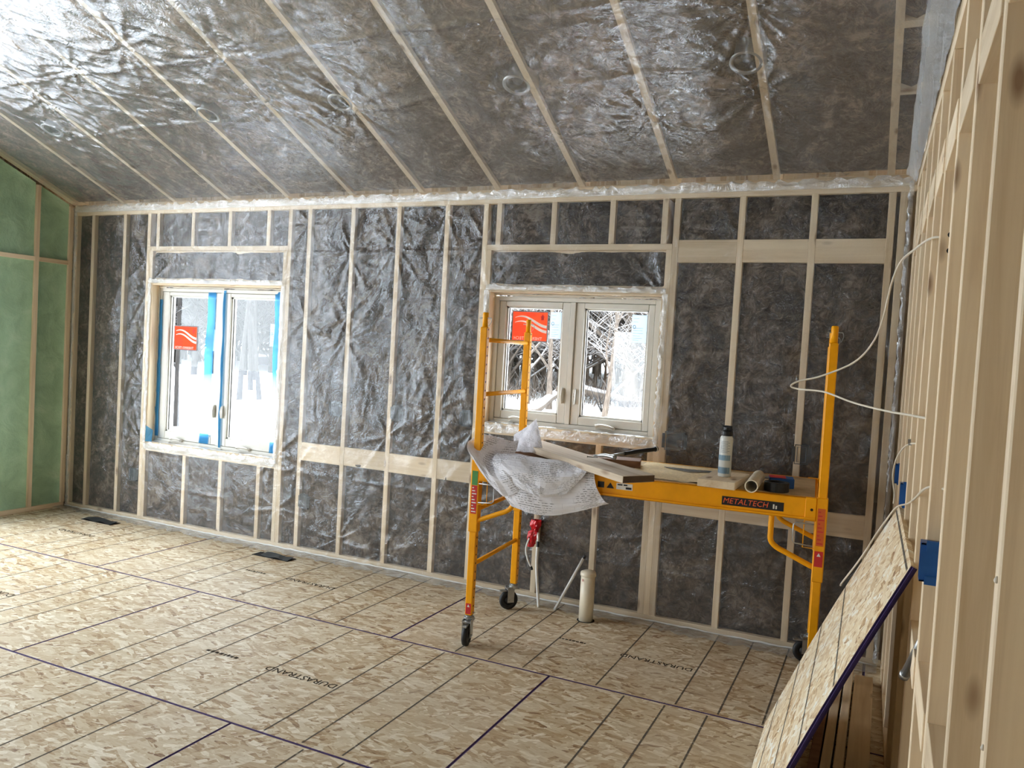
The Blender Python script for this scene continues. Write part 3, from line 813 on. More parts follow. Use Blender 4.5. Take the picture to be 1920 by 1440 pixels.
def cbatt(x0, x1, y0, y1, sd_):
    nu = max(5, int((x1-x0)/0.04)); nv = max(6, int((y0-y1)/0.04))
    X, Y = np.meshgrid(np.linspace(x0, x1, nu), np.linspace(y0, y1, nv))
    ed = np.minimum(np.minimum(X-x0, x1-X), np.minimum(y0-Y, Y-y1)); e = np.clip(ed/0.06, 0, 1)
    H = 0.030 - 0.018*e + 0.03*fbm(X*6, Y*6, sd_, 4)*e
    H = np.maximum(H, 0.004)
    for cx_ in (5.81, 4.57, 3.367, 2.27, 0.676): H = np.where(np.hypot(X-cx_, Y+0.89) < 0.13, np.maximum(H, 0.12), H)
    V = np.stack([X, Y, 2.757 - SL*Y + H], -1).reshape(-1, 3)
    n = len(V)
    bk = [(x0, y0, 2.757-SL*y0+.2), (x1, y0, 2.757-SL*y0+.2), (x1, y1, 2.757-SL*y1+.2), (x0, y1, 2.757-SL*y1+.2)]
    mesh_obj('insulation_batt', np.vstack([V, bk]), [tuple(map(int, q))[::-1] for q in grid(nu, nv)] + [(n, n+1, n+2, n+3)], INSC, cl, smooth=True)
rxx = sorted(rx + [-0.251, 6.619])
for a, b_ in zip(rxx[:-1], rxx[1:]):
    if b_ - a < 0.06: continue
    for k, (y0, y1) in enumerate(((0.0, -1.19), (-1.195, -2.4), (-2.405, -3.6), (-3.605, -4.8))):
        cbatt(a+ST, b_-ST, y0, y1, int(a*13)+k*101+500)
slope_piece('roof_deck', -0.5, 6.95, 0.4, YR, 0.24, 0.26, OSB)
V = [(x, y, 2.757 + SL*(9.6+y) + h) for y in (-4.8, -9.75) for x in (-.5, 6.95) for h in (0.0, 0.26)]
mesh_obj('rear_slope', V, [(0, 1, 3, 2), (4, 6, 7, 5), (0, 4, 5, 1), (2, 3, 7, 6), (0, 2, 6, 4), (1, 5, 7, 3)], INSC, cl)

# =================================================================== VAPOUR BARRIER ON THE BACK WALL
def pucker(U, Vv, pts, amp, kmin=7, kmax=13, reach=0.28, seed=3):
    H = np.zeros_like(U); rg = np.random.RandomState(seed)
    for (pu, pv) in pts:
        du = U-pu; dv = Vv-pv; r = np.hypot(du, dv); th = np.arctan2(dv, du)
        msk = r < reach*3
        if not msk.any(): continue
        k = rg.randint(kmin, kmax); ph = rg.uniform(0, 6.28)
        H[msk] += (amp*np.maximum(0, np.sin(k*th[msk]+ph+1.5*np.sin(th[msk]*2+ph)))**2 * np.exp(-r[msk]/reach*1.6) * np.clip(r[msk]/0.04, 0, 1))
    return H
def wall_film():
    x0, x1, z0, z1 = -0.245, 6.615, 0.0, 2.715
    nu, nv = 560, 224
    X, Z = np.meshgrid(np.linspace(x0, x1, nu), np.linspace(z0, z1, nv))
    sx = np.array(sorted(full + kings))
    d = np.min(np.abs(X[..., None]-sx[None, None, :]), -1)
    bay = np.clip(d/0.12, 0, 1)
    out = -0.006 - 0.010*np.abs(fbm(X*2.2+Z*1.4, Z*1.1-X*.5, 5, 3))
    loose = 0.35 + 0.65*np.clip(1.2-np.abs(X-3.1)/1.4, 0, 1) + 0.3*np.clip((1.2-X)/1.0, 0, 1)
    H = bay*0.010*fbm(X*3, Z*1.2, 8, 2)
    # slanted drag folds and fine crumple
    a = X*0.94+Z*0.34; b = -X*0.34+Z*0.94
    ridge = lambda n_, w_: np.clip(1-np.abs(n_)/w_, 0, 1)**2
    fade = np.clip(0.25+1.6*vnoise(X*1.3, Z*1.3, 61), 0, 1)
    H -= loose*0.007*ridge(fbm(a*1.6+3*vnoise(a*.5, b*.5, 62), b*7.0, 12, 3), .20)*fade
    a2 = X*0.45+Z*0.89; b2 = -X*0.89+Z*0.45
    fade2 = np.clip(0.2+1.8*vnoise(X*1.1+5, Z*1.1, 63), 0, 1)
    H -= loose*0.007*ridge(fbm(a2*1.7, b2*8.0, 17, 3), .22)*fade2
    H -= loose*0.006*ridge(fbm(X*9, Z*1.8, 15, 3), .22)*np.clip(.1+1.9*vnoise(X*1.6, Z*1.6+7, 64), 0, 1)*bay
    H += loose*0.010*fbm(X*5.5, Z*3.2, 19, 3)*bay + 0.0012*fbm(X*18, Z*18, 21, 2)
    # horizontal fold lines of the unrolled sheet
    for zf, am in ((2.33, .006), (1.98, .005), (1.72, .007), (1.30, .003), (0.62, .006), (0.33, .006)):
        zl = zf + 0.012*fbm(X*0.8, X*0+zf*9, 33, 3)
        br = np.clip(vnoise(X*2.1, X*0+zf*13, 35)*3+0.8, 0, 1)
        H -= am*br*np.exp(-((Z-zl)/0.007)**2)
    rg = np.random.RandomState(4)
    pts = [(W1[0], W1[3]), (W1[1], W1[3]), (W1[0], W1[2]), (W1[1], W1[2]), (W2[0], W2[3]), (W2[1], W2[3]), (W2[0], W2[2]), (W2[1], W2[2]), (4.47, 0.45), (2.45, 2.55), (3.25, 2.60), (3.66, 2.6)]
    pts += [(float(rg.choice(sx)), rg.uniform(0.1, 2.6)) for _ in range(38)]
    H -= pucker(X, Z, pts, 0.013)
    Y = out + H
    lim = np.where(d < 0.026, -0.003, 0.004)
    Y = np.minimum(Y, lim)
    V = np.stack([X, Y, Z], -1).reshape(-1, 3)
    Fc = grid(nu, nv)
    cx = V[Fc].mean(1)
    keep = np.ones(len(Fc), bool)
    for (a_, b_, zs, zt) in (W1, W2): keep &= ~((cx[:, 0] > a_) & (cx[:, 0] < b_) & (cx[:, 2] > zs) & (cx[:, 2] < zt))
    Fc = Fc[keep]
    us = np.unique(Fc); mp = -np.ones(len(V), int); mp[us] = np.arange(len(us))
    return V[us], [tuple(q) for q in mp[Fc].tolist()]
V, Fc = wall_film()
vb = mesh_obj('vapour_barrier', V, Fc, FILM, smooth=True)
tag(vb, 'clear wrinkled plastic sheet stapled over the back wall studs', 'plastic sheet')
def ragged(name, path, w0, nrm, side, mat, parent, n=70, amp=0.012, sd_=1, smooth=True, folds=3):
    """crumpled ribbon of film along path (A->B), width w0 along 'side', bulging along 'nrm'"""
    A, B = Vector(path[0]), Vector(path[1]); side = Vector(side); nrm = Vector(nrm)
    V = []; m_ = folds + 2; rg = random.Random(sd_)
    for j in range(n+1):
        p = A.lerp(B, j/n)
        wv = w0*(1+rg.uniform(-.25, .25))
        for k in range(m_):
            t_ = k/(m_-1)
            V.append(p + side*(wv*t_) + nrm*(amp*rg.random()*(1 if 0 < k < m_-1 else .35)))
    Fc = [(j*m_+k, j*m_+k+1, (j+1)*m_+k+1, (j+1)*m_+k) for j in range(n) for k in range(m_-1)]
    return mesh_obj(name, [tuple(v) for v in V], Fc, mat, parent, smooth=smooth)
ragged('sealed_edge', ((-0.24, -0.010, 2.690), (6.60, -0.010, 2.690)), 0.052, (0, -1, 0), (0, -0.15, 1), FILMT, vb, 260, 0.022, 3)
ragged('floor_lap', ((-0.24, -0.008, 0.006), (6.60, -0.008, 0.006)), 0.13, (0, 0, 1), (0, -1, 0.0), FILML, vb, 200, 0.012, 5)
ragged('sealed_edge', ((-0.238, -0.010, 0.02), (-0.238, -0.010, 2.70)), 0.035, (0, -1, 0), (1, 0, 0), FILMT, vb, 110, 0.016, 7)
ragged('sealed_edge', ((6.606, -0.012, 0.02), (6.606, -0.012, 2.72)), 0.026, (-.4, -1, 0), (-1, 0, 0), FILMT, vb, 130, 0.010, 9)
bead = MB(); pts = []
for j in range(130):
    x = -0.24 + 6.84*j/129; pts.append((x, -0.014+random.uniform(-.003, .003), 0.010+random.uniform(-.002, .004)))
bead.tube(pts, [random.uniform(.004, .007) for _ in pts], 5); bead.build('sealant_bead', WHITE_P, vb, smooth=True)
for wi, (a, b_, zs, zt) in enumerate((W1, W2)):
    ragged('window_edge', ((a-.02, -.010, zt+.004), (b_+.02, -.010, zt+.004)), .036, (0, -1, 0), (0, 0, 1), FILMT, vb, 60, .018, 20+wi)
    ragged('window_edge', ((a-.02, -.008, zs-.062), (b_+.02, -.008, zs-.062)), .060, (0, -1, 0), (0, .02, 1), FILMT, vb, 60, .012, 30+wi)
    ragged('window_edge', ((a-.034, -.008, zs), (a-.034, -.008, zt)), .034, (0, -1, 0), (1, 0, 0), FILMT, vb, 50, .012, 40+wi)
    ragged('window_edge', ((b_+.030, -.008, zs-.03), (b_+.030, -.008, zt)), .034, (0, -1, 0), (-1, 0, 0), FILMT, vb, 50, .012, 50+wi)
    # film folded round into the sill
    ragged('window_edge', ((a, -.004, zs+.004), (b_, -.004, zs+.004)), .07, (0, 0, 1), (0, 1, 0), FILMT, vb, 50, .008, 60+wi)

# =================================================================== VAPOUR BARRIER ON THE CEILING
def ceil_film():
    x0, x1, y0, y1 = -0.245, 6.60, -0.005, -4.78
    nu, nv = 470, 330
    X, Y = np.meshgrid(np.linspace(x0, x1, nu), np.linspace(y0, y1, nv))
    sx = np.array(rx + [-0.251, 6.62])
    d = np.min(np.abs(X[..., None]-sx[None, None, :]), -1)
    bay = np.clip(d/0.26, 0, 1)
    edge = np.clip(-Y/0.2, 0, 1)
    H = 0.008 + 0.030*(bay**0.8)*(0.6+0.5*fbm(X*1.2, Y*1.0, 3, 2))*edge
    loose = 0.45 + 0.9*np.clip((3.4-X)/2.0, 0, 1)
    a = X*0.9+Y*0.44; b = -X*0.44+Y*0.9
    ridge = lambda n_, w_: np.clip(1-np.abs(n_)/w_, 0, 1)**2
    fade = np.clip(0.3+1.6*vnoise(X*1.0, Y*1.0, 81), 0, 1)
    H += loose*0.013*ridge(fbm(a*1.5+2*vnoise(a*.5, b*.5, 82), b*6.5, 41, 3), .22)*fade
    H += loose*0.012*ridge(fbm(X*7.5, Y*1.6, 44, 3), .22)*np.clip(.25+1.8*vnoise(X*.9, Y*.9, 47), 0, 1)
    H += loose*0.010*ridge(fbm((X+Y)*1.2, (X-Y)*7, 45, 3), .20)*np.clip(.2+1.8*vnoise(X*1.1, Y*1.1, 48), 0, 1)
    H += loose*0.016*fbm(X*4.5, Y*4.0, 42, 3)*bay + 0.0015*fbm(X*15, Y*15, 49, 2)
    for (yf, am, sl) in ((-0.86, .010, -.02), (-1.36, .011, 0.01), (-0.10, .004, 0), (-2.3, .01, 0)):
        yl = yf + sl*(X-3) + 0.05*fbm(X*0.7, X*0+yf*5, 51, 2)
        H += am*np.exp(-((Y-yl)/0.010)**2)
    pts = [(3.43, -0.88), (2.82, -0.98), (2.82, -1.38), (5.875, -1.22), (5.875, -0.72), (5.265, -.62), (1.60, -1.42), (1.0, -1.2), (2.2, -1.5), (4.65, -0.5), (6.2, -0.05), (5.26, -.55)]
    H += pucker(X, Y, pts, 0.022, 9, 17, 0.30, 8)
    for (px_, py_, rr_) in ((5.1, -.62, .42), (2.95, -.85, .40), (3.45, -.95, .35)):
        wt = np.exp(-((X-px_)**2+((Y-py_)*1.3)**2)/rr_**2)
        H += wt*0.014*ridge(fbm((X*.8+Y)*2.0, (X-Y*.6)*9, 91, 3), .25) + wt*.012*fbm(X*7, Y*6, 92, 2)
    H = np.maximum(H, 0.006 + np.where(d < .03, 0, 0.004))
    Zz = 2.757 - SL*Y - H
    V = np.stack([X, Y, Zz], -1).reshape(-1, 3)
    return V, [tuple(q) for q in grid(nu, nv)[:, ::-1].tolist()]
V, Fc = ceil_film()
vc = mesh_obj('vapour_barrier', V, Fc, FILMC, smooth=True)
tag(vc, 'clear crinkled plastic sheet hung under the sloping ceiling rafters', 'plastic sheet')
# sheet folded down over the partition gable
def gable_film():
    nu, nv = 130, 34
    u = np.linspace(-0.02, -4.75, nu)
    Yg = np.repeat(u[None, :], nv, 0); t_ = np.repeat(np.linspace(0, 1, nv)[:, None], nu, 1)
    zt = 2.757-SL*Yg-0.012; zb = RZ+0.045
    Z = zb + (zt-zb)*t_
    X = 6.622 - 0.0175*Yg - 0.006 - 0.05*t_**2 - 0.014*np.abs(fbm(Yg*7, Z*2.2, 71, 3))
    return np.stack([X, Yg, Z], -1).reshape(-1, 3), [tuple(q) for q in grid(nu, nv).tolist()]
V, Fc = gable_film()
vg = mesh_obj('vapour_barrier', V, Fc, FILMG, smooth=True)
tag(vg, 'grey folded plastic sheet hanging above the bare stud partition', 'plastic sheet')

# =================================================================== RECESSED LIGHT CANS IN THE CEILING
nrm_c = Matrix.Rotation(math.atan(SL), 4, 'X')      # tilts to the slope (rises towards -y)
pos = ['nearest the partition', 'second from the partition', 'middle of the ceiling row', 'fourth from the partition', 'nearest the green wall']
for i, x in enumerate((5.81, 4.57, 3.367, 2.27, 0.676)):
    y = -0.89
    rt = empty('recessed_light', (x, y, 2.757-SL*y+0.004), rot=(-math.atan(SL), 0, 0))
    tag(rt, 'round dark recessed light can behind ceiling plastic, ' + pos[i], 'light can', 'recessed light cans in a row')
    MB().lathe([(0.062, 0.10), (0.062, 0.004), (0.060, 0.0), (0.066, -0.004), (0.080, -0.004), (0.080, 0.0), (0.064, 0.002)], n=28).build('trim_ring', STEEL, rt, smooth=True)
    MB().lathe([(0.0005, 0.045), (0.061, 0.045), (0.061, 0.002)], n=28).build('housing', BLACK, rt, smooth=True)
    MB().lathe([(0.0005, 0.020), (0.026, 0.022), (0.030, 0.03), (0.030, 0.045)], n=20).build('socket_cup', BOXB, rt, smooth=True)

# =================================================================== SCAFFOLD
sc = empty('scaffold', (4.507, -0.984, 0.0), math.radians(4.07))
tag(sc, 'yellow steel rolling scaffold with low work platform and ladder ends', 'scaffold')
SLN, SW = 1.80, 0.704
def caster(px, py, ang, idx):
    root_m = MB()
    Mx = Matrix.Translation((px, py, 0)) @ Matrix.Rotation(ang, 4, 'Z')
    ofs = -0.032
    wh = MB().lathe([(0.030, -0.014), (0.050, -0.016), (0.060, -0.012), (0.0625, 0), (0.060, 0.012), (0.050, 0.016), (0.030, 0.014), (0.030, -0.014)], (0, ofs, 0.0625), 28, 'x').xf(Mx)
    c = MB()
    c.box(-0.026, -0.021, ofs-0.016, ofs+0.028, 0.05, 0.150); c.box(0.021, 0.026, ofs-0.016, ofs+0.028, 0.05, 0.150)
    c.box(-0.026, 0.026, ofs-0.02, 0.030, 0.134, 0.142)
    c.lathe([(0.0005, .140), (.030, .140), (.030, .158), (.022, .160), (.022, .166), (.0005, .166)], n=20)
    c.tube([(-0.030, ofs, 0.0625), (0.030, ofs, 0.0625)], .007, 8)
    c.box(-.012, .012, ofs-.062, ofs-.01, .120, .128)
    c.lathe([(.015, .166), (.015, .20)], n=12)
    co = c.xf(Mx).build('caster', STEEL, sc, smooth=False)
    wo = wh.build('wheel', RUBBER, co, smooth=True)
    MB().lathe([(0.0005, -.015), (.030, -.013), (.030, .013), (.0005, .015)], (0, ofs, .0625), 20, 'x').xf(Mx).build('wheel_hub', BLACK, wo, smooth=True)
posts = {'front_left': (0, 0), 'back_left': (0, SW), 'front_right': (SLN, 0), 'back_right': (SLN, SW)}
for i, (nm, (px, py)) in enumerate(posts.items()):
    h = 0.0205
    po = MB().box(px-h, px+h, py-h, py+h, 0.168, 1.785, b=0.004).build('post', YEL, sc)
    MB().lathe([(.0005, 1.785), (.0165, 1.785), (.0165, 1.862), (.013, 1.866), (.0005, 1.866)], (px, py, 0), 16).build('coupling_pin', YEL, po, smooth=True)
    sgn = 1 if px == 0 else -1
    hb = MB()
    for k in range(33):
        z = 0.22 + 0.0485*k
        hb.lathe([(.0003, 0), (.006, 0)], (px+sgn*(h+.0004), py, z), 8, 'x')
    hb.build('pin_holes', DARK, po)['kind'] = 'stuff'
    # spring pins near the post ends
    MB().tube([(px-.034, py-.004, 1.835), (px+.036, py-.004, 1.835)], .003, 6).tube(smooth_path([(px+.036, py-.004, 1.835), (px+.040, py-.01, 1.815), (px+.030, py-.02, 1.79)], 4), .0018, 5).build('locking_pin', STEEL, po)
    MB().tube([(px-.030, py-.004, .185), (px+.034, py-.004, .185)], .003, 6).build('locking_pin', STEEL, po)
    k = 0.026
    sl = MB().box(px-k, px+k, py-k, py+k, 0.640, 1.045, b=.004).build('sleeve', YEL, sc)
    if py == 0:
        if px == 0:
            MB().box(px-.017, px+.017, py-k-.0012, py-k-.0002, .905, .985).build('label', GREEN_L, sl)
            lb = MB().box(px-.017, px+.017, py-k-.0012, py-k-.0002, .745, .903).build('label', RED, sl)
        else:
            lb = MB().box(px-.017, px+.017, py-k-.0012, py-k-.0002, .815, .995).build('label', ORANGE_L, sl)
            rd = MB().box(px-.019, px+.019, py-k-.0012, py-k-.0002, .715, .79).build('label', RED, sl)
            MB().add([(px-.009, py-k-.002, .765), (px+.009, py-k-.002, .765), (px, py-k-.002, .782)], [(0, 1, 2)]).build('warning_triangle', WHITE_L, sl)
        tl = MB()
        zz0, zz1 = (.75, .90) if px == 0 else (.82, .99)
        for j in range(9): tl.box(px-.013, px+.013-.008*(j % 3), py-k-.0016, py-k-.0013, zz0+(zz1-zz0)*j/9+.004, zz0+(zz1-zz0)*j/9+.010)
        tl.build('small_print', WHITE_L if px == 0 else RED, sl)
    if px == 0 and py == 0:
        r2 = MB().box(px-.016, px+.016, py-h-.0012, py-h-.0002, .176, .236).build('label', RED, po)
        MB().add([(px-.008, py-h-.002, .216), (px+.008, py-h-.002, .216), (px, py-h-.002, .231)], [(0, 1, 2)]).build('warning_triangle', WHITE_L, po)
for (px, py, an, i) in ((0, 0, 0.12, 0), (0, SW, -0.8, 1), (SLN, 0, 0.4, 2), (SLN, SW, -1.35, 3)): caster(px, py, an, i)
for px in (0, SLN):
    for z in (.452, .762, 1.410, 1.715):
        MB().tube([(px, .018, z), (px, SW-.018, z)], .0125, 12).build('rung', YEL, sc, smooth=True)
    for z in (1.0,):
        MB().box(px-.018, px+.018, .026, SW-.026, .955, 1.03, b=.003).build('end_bar', YEL, sc)
for py, sg in ((-0.012, 1), (SW+0.012, -1)):
    b = MB()
    yo = py - sg*0.012
    b.box(.03, SLN-.03, yo, yo+sg*.004, .935, 1.040)
    b.box(.03, SLN-.03, yo, yo+sg*.030, 1.036, 1.040); b.box(.03, SLN-.03, yo-sg*.010, yo+sg*.020, .935, .939)
    b.box(.03, SLN-.03, yo-sg*.010, yo-sg*.007, .935, .946)
    rail = b.build('side_rail', YEL, sc)
    for px, s2 in ((0.0, 1), (SLN, -1)):
        MB().box(px+s2*.026, px+s2*.075, yo-sg*.005, yo+sg*.02, .930, 1.043, b=.002).build('end_bracket', YEL, rail)
        MB().lathe([(.0003, 0), (.007, 0)], (px+s2*.045, yo-sg*.0056, .985), 10, 'y').build('bolt_hole', DARK, rail)
        # curved gusset tube below the rail
        P = [(px+s2*.225, py+sg*.004, .936), (px+s2*.225, py+sg*.004, .86), (px+s2*.222, py+sg*.004, .812), (px+s2*.195, py+sg*.004, .782), (px+s2*.14, py+sg*.004, .757), (px+s2*.02, py+sg*.004, .706)]
        MB().tube(smooth_path(P, 6), .0135, 12).build('gusset_tube', YEL, sc, smooth=True)
        # wire latch
        yy = yo-sg*.012
        P = [(px+s2*.03, yy, .918), (px+s2*.112, yy, .918), (px+s2*.122, yy, .908), (px+s2*.122, yy, .828), (px+s2*.112, yy, .818), (px+s2*.03, yy, .812)]
        MB().tube(P, .0034, 6).build('wire_latch', STEEL, sc, smooth=True)
        MB().tube([(px+s2*.075, yy+sg*.012, .93), (px+s2*.075, yy+sg*.012, .80), (px+s2*.025, yy+sg*.012, .80)], .0026, 6).build('wire_latch', YEL, sc)
    if sg == 1:
        pl = MB().box(1.336, 1.628, yo-.0012, yo-.0003, .960, 1.003).build('name_plate', BLACK, rail)
        ORP = plain('orange_lettering', (226, 96, 52), 0.5)
        lettering('METALTECH', .038, ORP, pl, Matrix.Translation((1.448, yo-.0018, .9815)) @ Matrix.Rotation(PI/2, 4, 'X'), 'lettering', 1.02, 0.18)
        MB().box(1.578, 1.585, yo-.0018, yo-.0013, .968, .990).box(1.590, 1.597, yo-.0018, yo-.0013, .968, .984).build('pictogram', WHITE_L, pl)
        lb = MB().box(.80, .885, yo-.0012, yo-.0003, .975, 1.008).build('label', WHITE_L, rail)
        MB().box(.806, .832, yo-.0017, yo-.0013, .996, 1.003).box(.838, .858, yo-.0017, yo-.0013, .996, 1.003).box(.85, .88, yo-.0017, yo-.0013, .979, .990).build('small_print', INK, lb)
        MB().box(.70, .735, yo-.0012, yo-.0003, .975, 1.006).build('label', BLACK, rail)
        tri = MB().add([(.748, yo-.001, .976), (.788, yo-.001, .976), (.768, yo-.001, 1.006)], [(0, 1, 2)]).build('warning_triangle', INK, rail)
deck = MB().box(.035, SLN-.035, .012, SW-.012, 1.018, 1.042, b=.002).build('deck', PLY, sc)

# =================================================================== THINGS ON THE SCAFFOLD
TH = math.radians(4.07)
def S(u_, v_, z=0.0):
    return (4.507 + u_*math.cos(TH) - v_*math.sin(TH), -0.984 + u_*math.sin(TH) + v_*math.cos(TH), z)
ZD = 1.043
def plank(name, label, p0, p1, width, th, z0, z1, mats, cat='board', endmat=None):
    """plank whose long lower-front edge runs p0->p1 on the deck (local), width to the back, ends resting at z0,z1"""
    A = Vector(S(*p0, z0)); B = Vector(S(*p1, z1)); L = (B-A).length
    ex = (B-A).normalized(); ey = Vector((0, 0, 1)).cross(ex).normalized(); ez = ex.cross(ey)
    b = MB().box(-L/2, L/2, -width/2, width/2, 0, th, b=.002)
    b.m[3] = len(mats)-1 if isinstance(mats, list) else 0
    me = mesh_obj(name, b.v, b.f, mats, None, b.m)
    c = A.lerp(B, .5) + ey*width/2
    M3 = Matrix((ex, ey, ez)).transposed().to_4x4(); M3.translation = c + ez*th/2
    me.matrix_world = M3
    tag(me, label, cat); return me
plank('plank', 'pale plank lying skew on top, overhanging the scaffold front', (.075, .36), (.885, -.265), .205, .036, 1.090, 1.046, [WPALE, WEND])
plank('plank', 'shorter reddish plank lying flat under the skew plank', (.045, .195), (.845, .335), .15, .038, 1.046, 1.046, WD)
# hammer
hm = empty('hammer', S(.80, .17, 1.127)); hm.rotation_euler = (0, -0.06, TH + 1.02)
tag(hm, 'hammer with black grip resting across the planks', 'hammer')
MB().tube(smooth_path([(-.02, 0, .016), (.05, 0, .017), (.12, 0, .018), (.19, 0, .017), (.225, 0, .018), (.24, 0, .020)], 3), [.011]*3+[.013]*3+[.0125]*3+[.012]*3+[.015]*3+[.014], 10).build('grip', BLACK, hm, smooth=True)
MB().tube([(-.14, 0, .014), (-.02, 0, .016)], [.007, .008], 8).build('shaft', STEEL, hm, smooth=True)
MB().tube([(.226, 0, .018), (.232, 0, .018)], .0160, 10).build('ring', WHITE_L, hm)
h = MB().tube(smooth_path([(-.145, -.06, .014), (-.145, -.02, .016), (-.145, .02, .016), (-.150, .06, .010), (-.165, .085, .006)], 3), [.012]*3+[.010]*3+[.010]*3+[.006]*3+[.003], 8)
h.build('head', STEEL, hm, smooth=True)
sw = empty('screw', S(.625, .02, 1.118), TH + .15); tag(sw, 'small dark screw lying on the pale skew plank', 'screw')
MB().tube([(0, 0, .004), (.055, 0, .004)], [.0025, .0015], 6).build('shank', INK, sw); MB().lathe([(.0003, -.004), (.006, -.003), (.002, 0)], (0, 0, .004), 8, 'x').build('screw_head', INK, sw)
# grey metal strip
mt = MB().prism([(0, 0), (.06, -.05), (.16, -.11), (.30, -.02), (.26, .02), (.14, -.01)], 0, .004).xf(Matrix.Translation(S(.95, .50, ZD+.002)) @ Matrix.Rotation(TH, 4, 'Z')).build('metal_strip', GREYM)
tag(mt, 'thin bent grey metal strip on the sawdusty deck', 'metal strip')
m2 = MB().prism([(0, 0), (.13, -.02), (.17, .03), (.06, .045)], 0, .003).xf(Matrix.Translation(S(1.42, .50, ZD+.002)) @ Matrix.Rotation(TH, 4, 'Z')).build('metal_strip', GREYM)
tag(m2, 'small grey metal offcut behind the wood block', 'metal strip')
# wood block with foam can
bk = MB().box(-.092, .092, -.19, .19, 0, .038, b=.002).xf(Matrix.Translation(S(1.325, .125, ZD)) @ Matrix.Rotation(TH-.10, 4, 'Z')).build('wood_block', WY); tag(bk, 'short pale wood block under the spray can', 'wood block')
cn = empty('spray_can', S(1.325, .115, ZD+.038)); tag(cn, 'tall white foam spray can with black cap on wood block', 'can')
MB().lathe([(.0005, .0), (.029, .0), (.0325, .004), (.0325, .192), (.031, .2), (.024, .212), (.0005, .216)], n=32).build('can_body', [CANM], cn, smooth=True)
for (z0, z1, mt_) in ((.085, .112, CANB), (.018, .05, CANB)):
    b = MB()
    for k in range(-3, 8): 
        a0 = k*.22 - 2.3; 
        for (aa, ab) in ((a0, a0+.17),):
            n_ = 4; v = []
            for j in range(n_+1):
                t_ = aa+(ab-aa)*j/n_; v += [(.0329*math.cos(t_), .0329*math.sin(t_), z0), (.0329*math.cos(t_), .0329*math.sin(t_), z1)]
            b.add(v, [(2*j, 2*j+2, 2*j+3, 2*j+1) for j in range(n_)])
    b.build('print_band', mt_, cn)
b = MB()
for j in range(9):
    z0 = .125+.007*j; v = []
    for i_ in range(9):
        t_ = -2.3+1.5*i_/8*(1 if j % 2 else .8); v += [(.0329*math.cos(t_), .0329*math.sin(t_), z0), (.0329*math.cos(t_), .0329*math.sin(t_), z0+.002)]
    b.add(v, [(2*q, 2*q+2, 2*q+3, 2*q+1) for q in range(8)])
b.build('small_print', LABELG, cn)
MB().lathe([(.0005, .210), (.027, .210), (.030, .214), (.030, .232), (.020, .240), (.020, .252), (.0005, .252)], n=20).box(-.024, .024, -.006, .006, .246, .262, b=.003).box(.018, .027, -.012, .012, .225, .248, b=.002).build('cap', BLACK, cn)
pp = MB().lathe([(.0005, 0), (.028, 0), (.030, 0), (.030, .42), (.0265, .42), (.0265, 0.001)], n=24, axis='y').xf(Matrix.Translation(S(1.475, -.085, ZD+.030)) @ Matrix.Rotation(TH-.02, 4, 'Z'))
b = MB().lathe([(.0265, 0), (.0315, 0), (.0315, .40), (.0265, .40), (.0265, 0)], n=24, axis='y').xf(Matrix.Translation(S(1.475, -.085, ZD+.0315)) @ Matrix.Rotation(TH-.02, 4, 'Z')).build('pipe_offcut', PVC, smooth=False)
tag(b, 'short cream plastic pipe offcut between block and tape roll', 'pipe')
tp = MB().lathe([(.038, 0), (.058, 0), (.060, .002), (.060, .044), (.058, .046), (.038, .046), (.038, 0)], S(1.585, .065, ZD), 36).build('tape_roll', BLACK); tag(tp, 'roll of black tape at the right end of the deck', 'tape roll')
cd = empty('packet', S(1.60, .23, ZD), TH + .1); tag(cd, 'small blue and red packet behind the black tape roll', 'packet')
MB().box(-.06, .06, -.05, .05, 0, .050, b=.003).build('packet_body', BLUE, cd); MB().box(-.0603, .02, -.0506, .045, .0505, .0515).build('packet_label', RED, cd)
# sawdust patch
nu, nv = 60, 40
Uu, Vv = np.meshgrid(np.linspace(.82, 1.30, nu), np.linspace(.03, .66, nv))
Hh = .009*np.clip(fbm(Uu*9, Vv*9, 88, 4)+.25, 0, 1) - .0012
P = np.array([S(a_, b_, ZD+.0005+c_) for a_, b_, c_ in zip(Uu.ravel(), Vv.ravel(), Hh.ravel())])
sdp = mesh_obj('sawdust', P, [tuple(q) for q in grid(nu, nv).tolist()], SAWD, smooth=True); tag(sdp, 'scatter of pale sawdust on the scaffold deck', 'sawdust', kind='stuff')

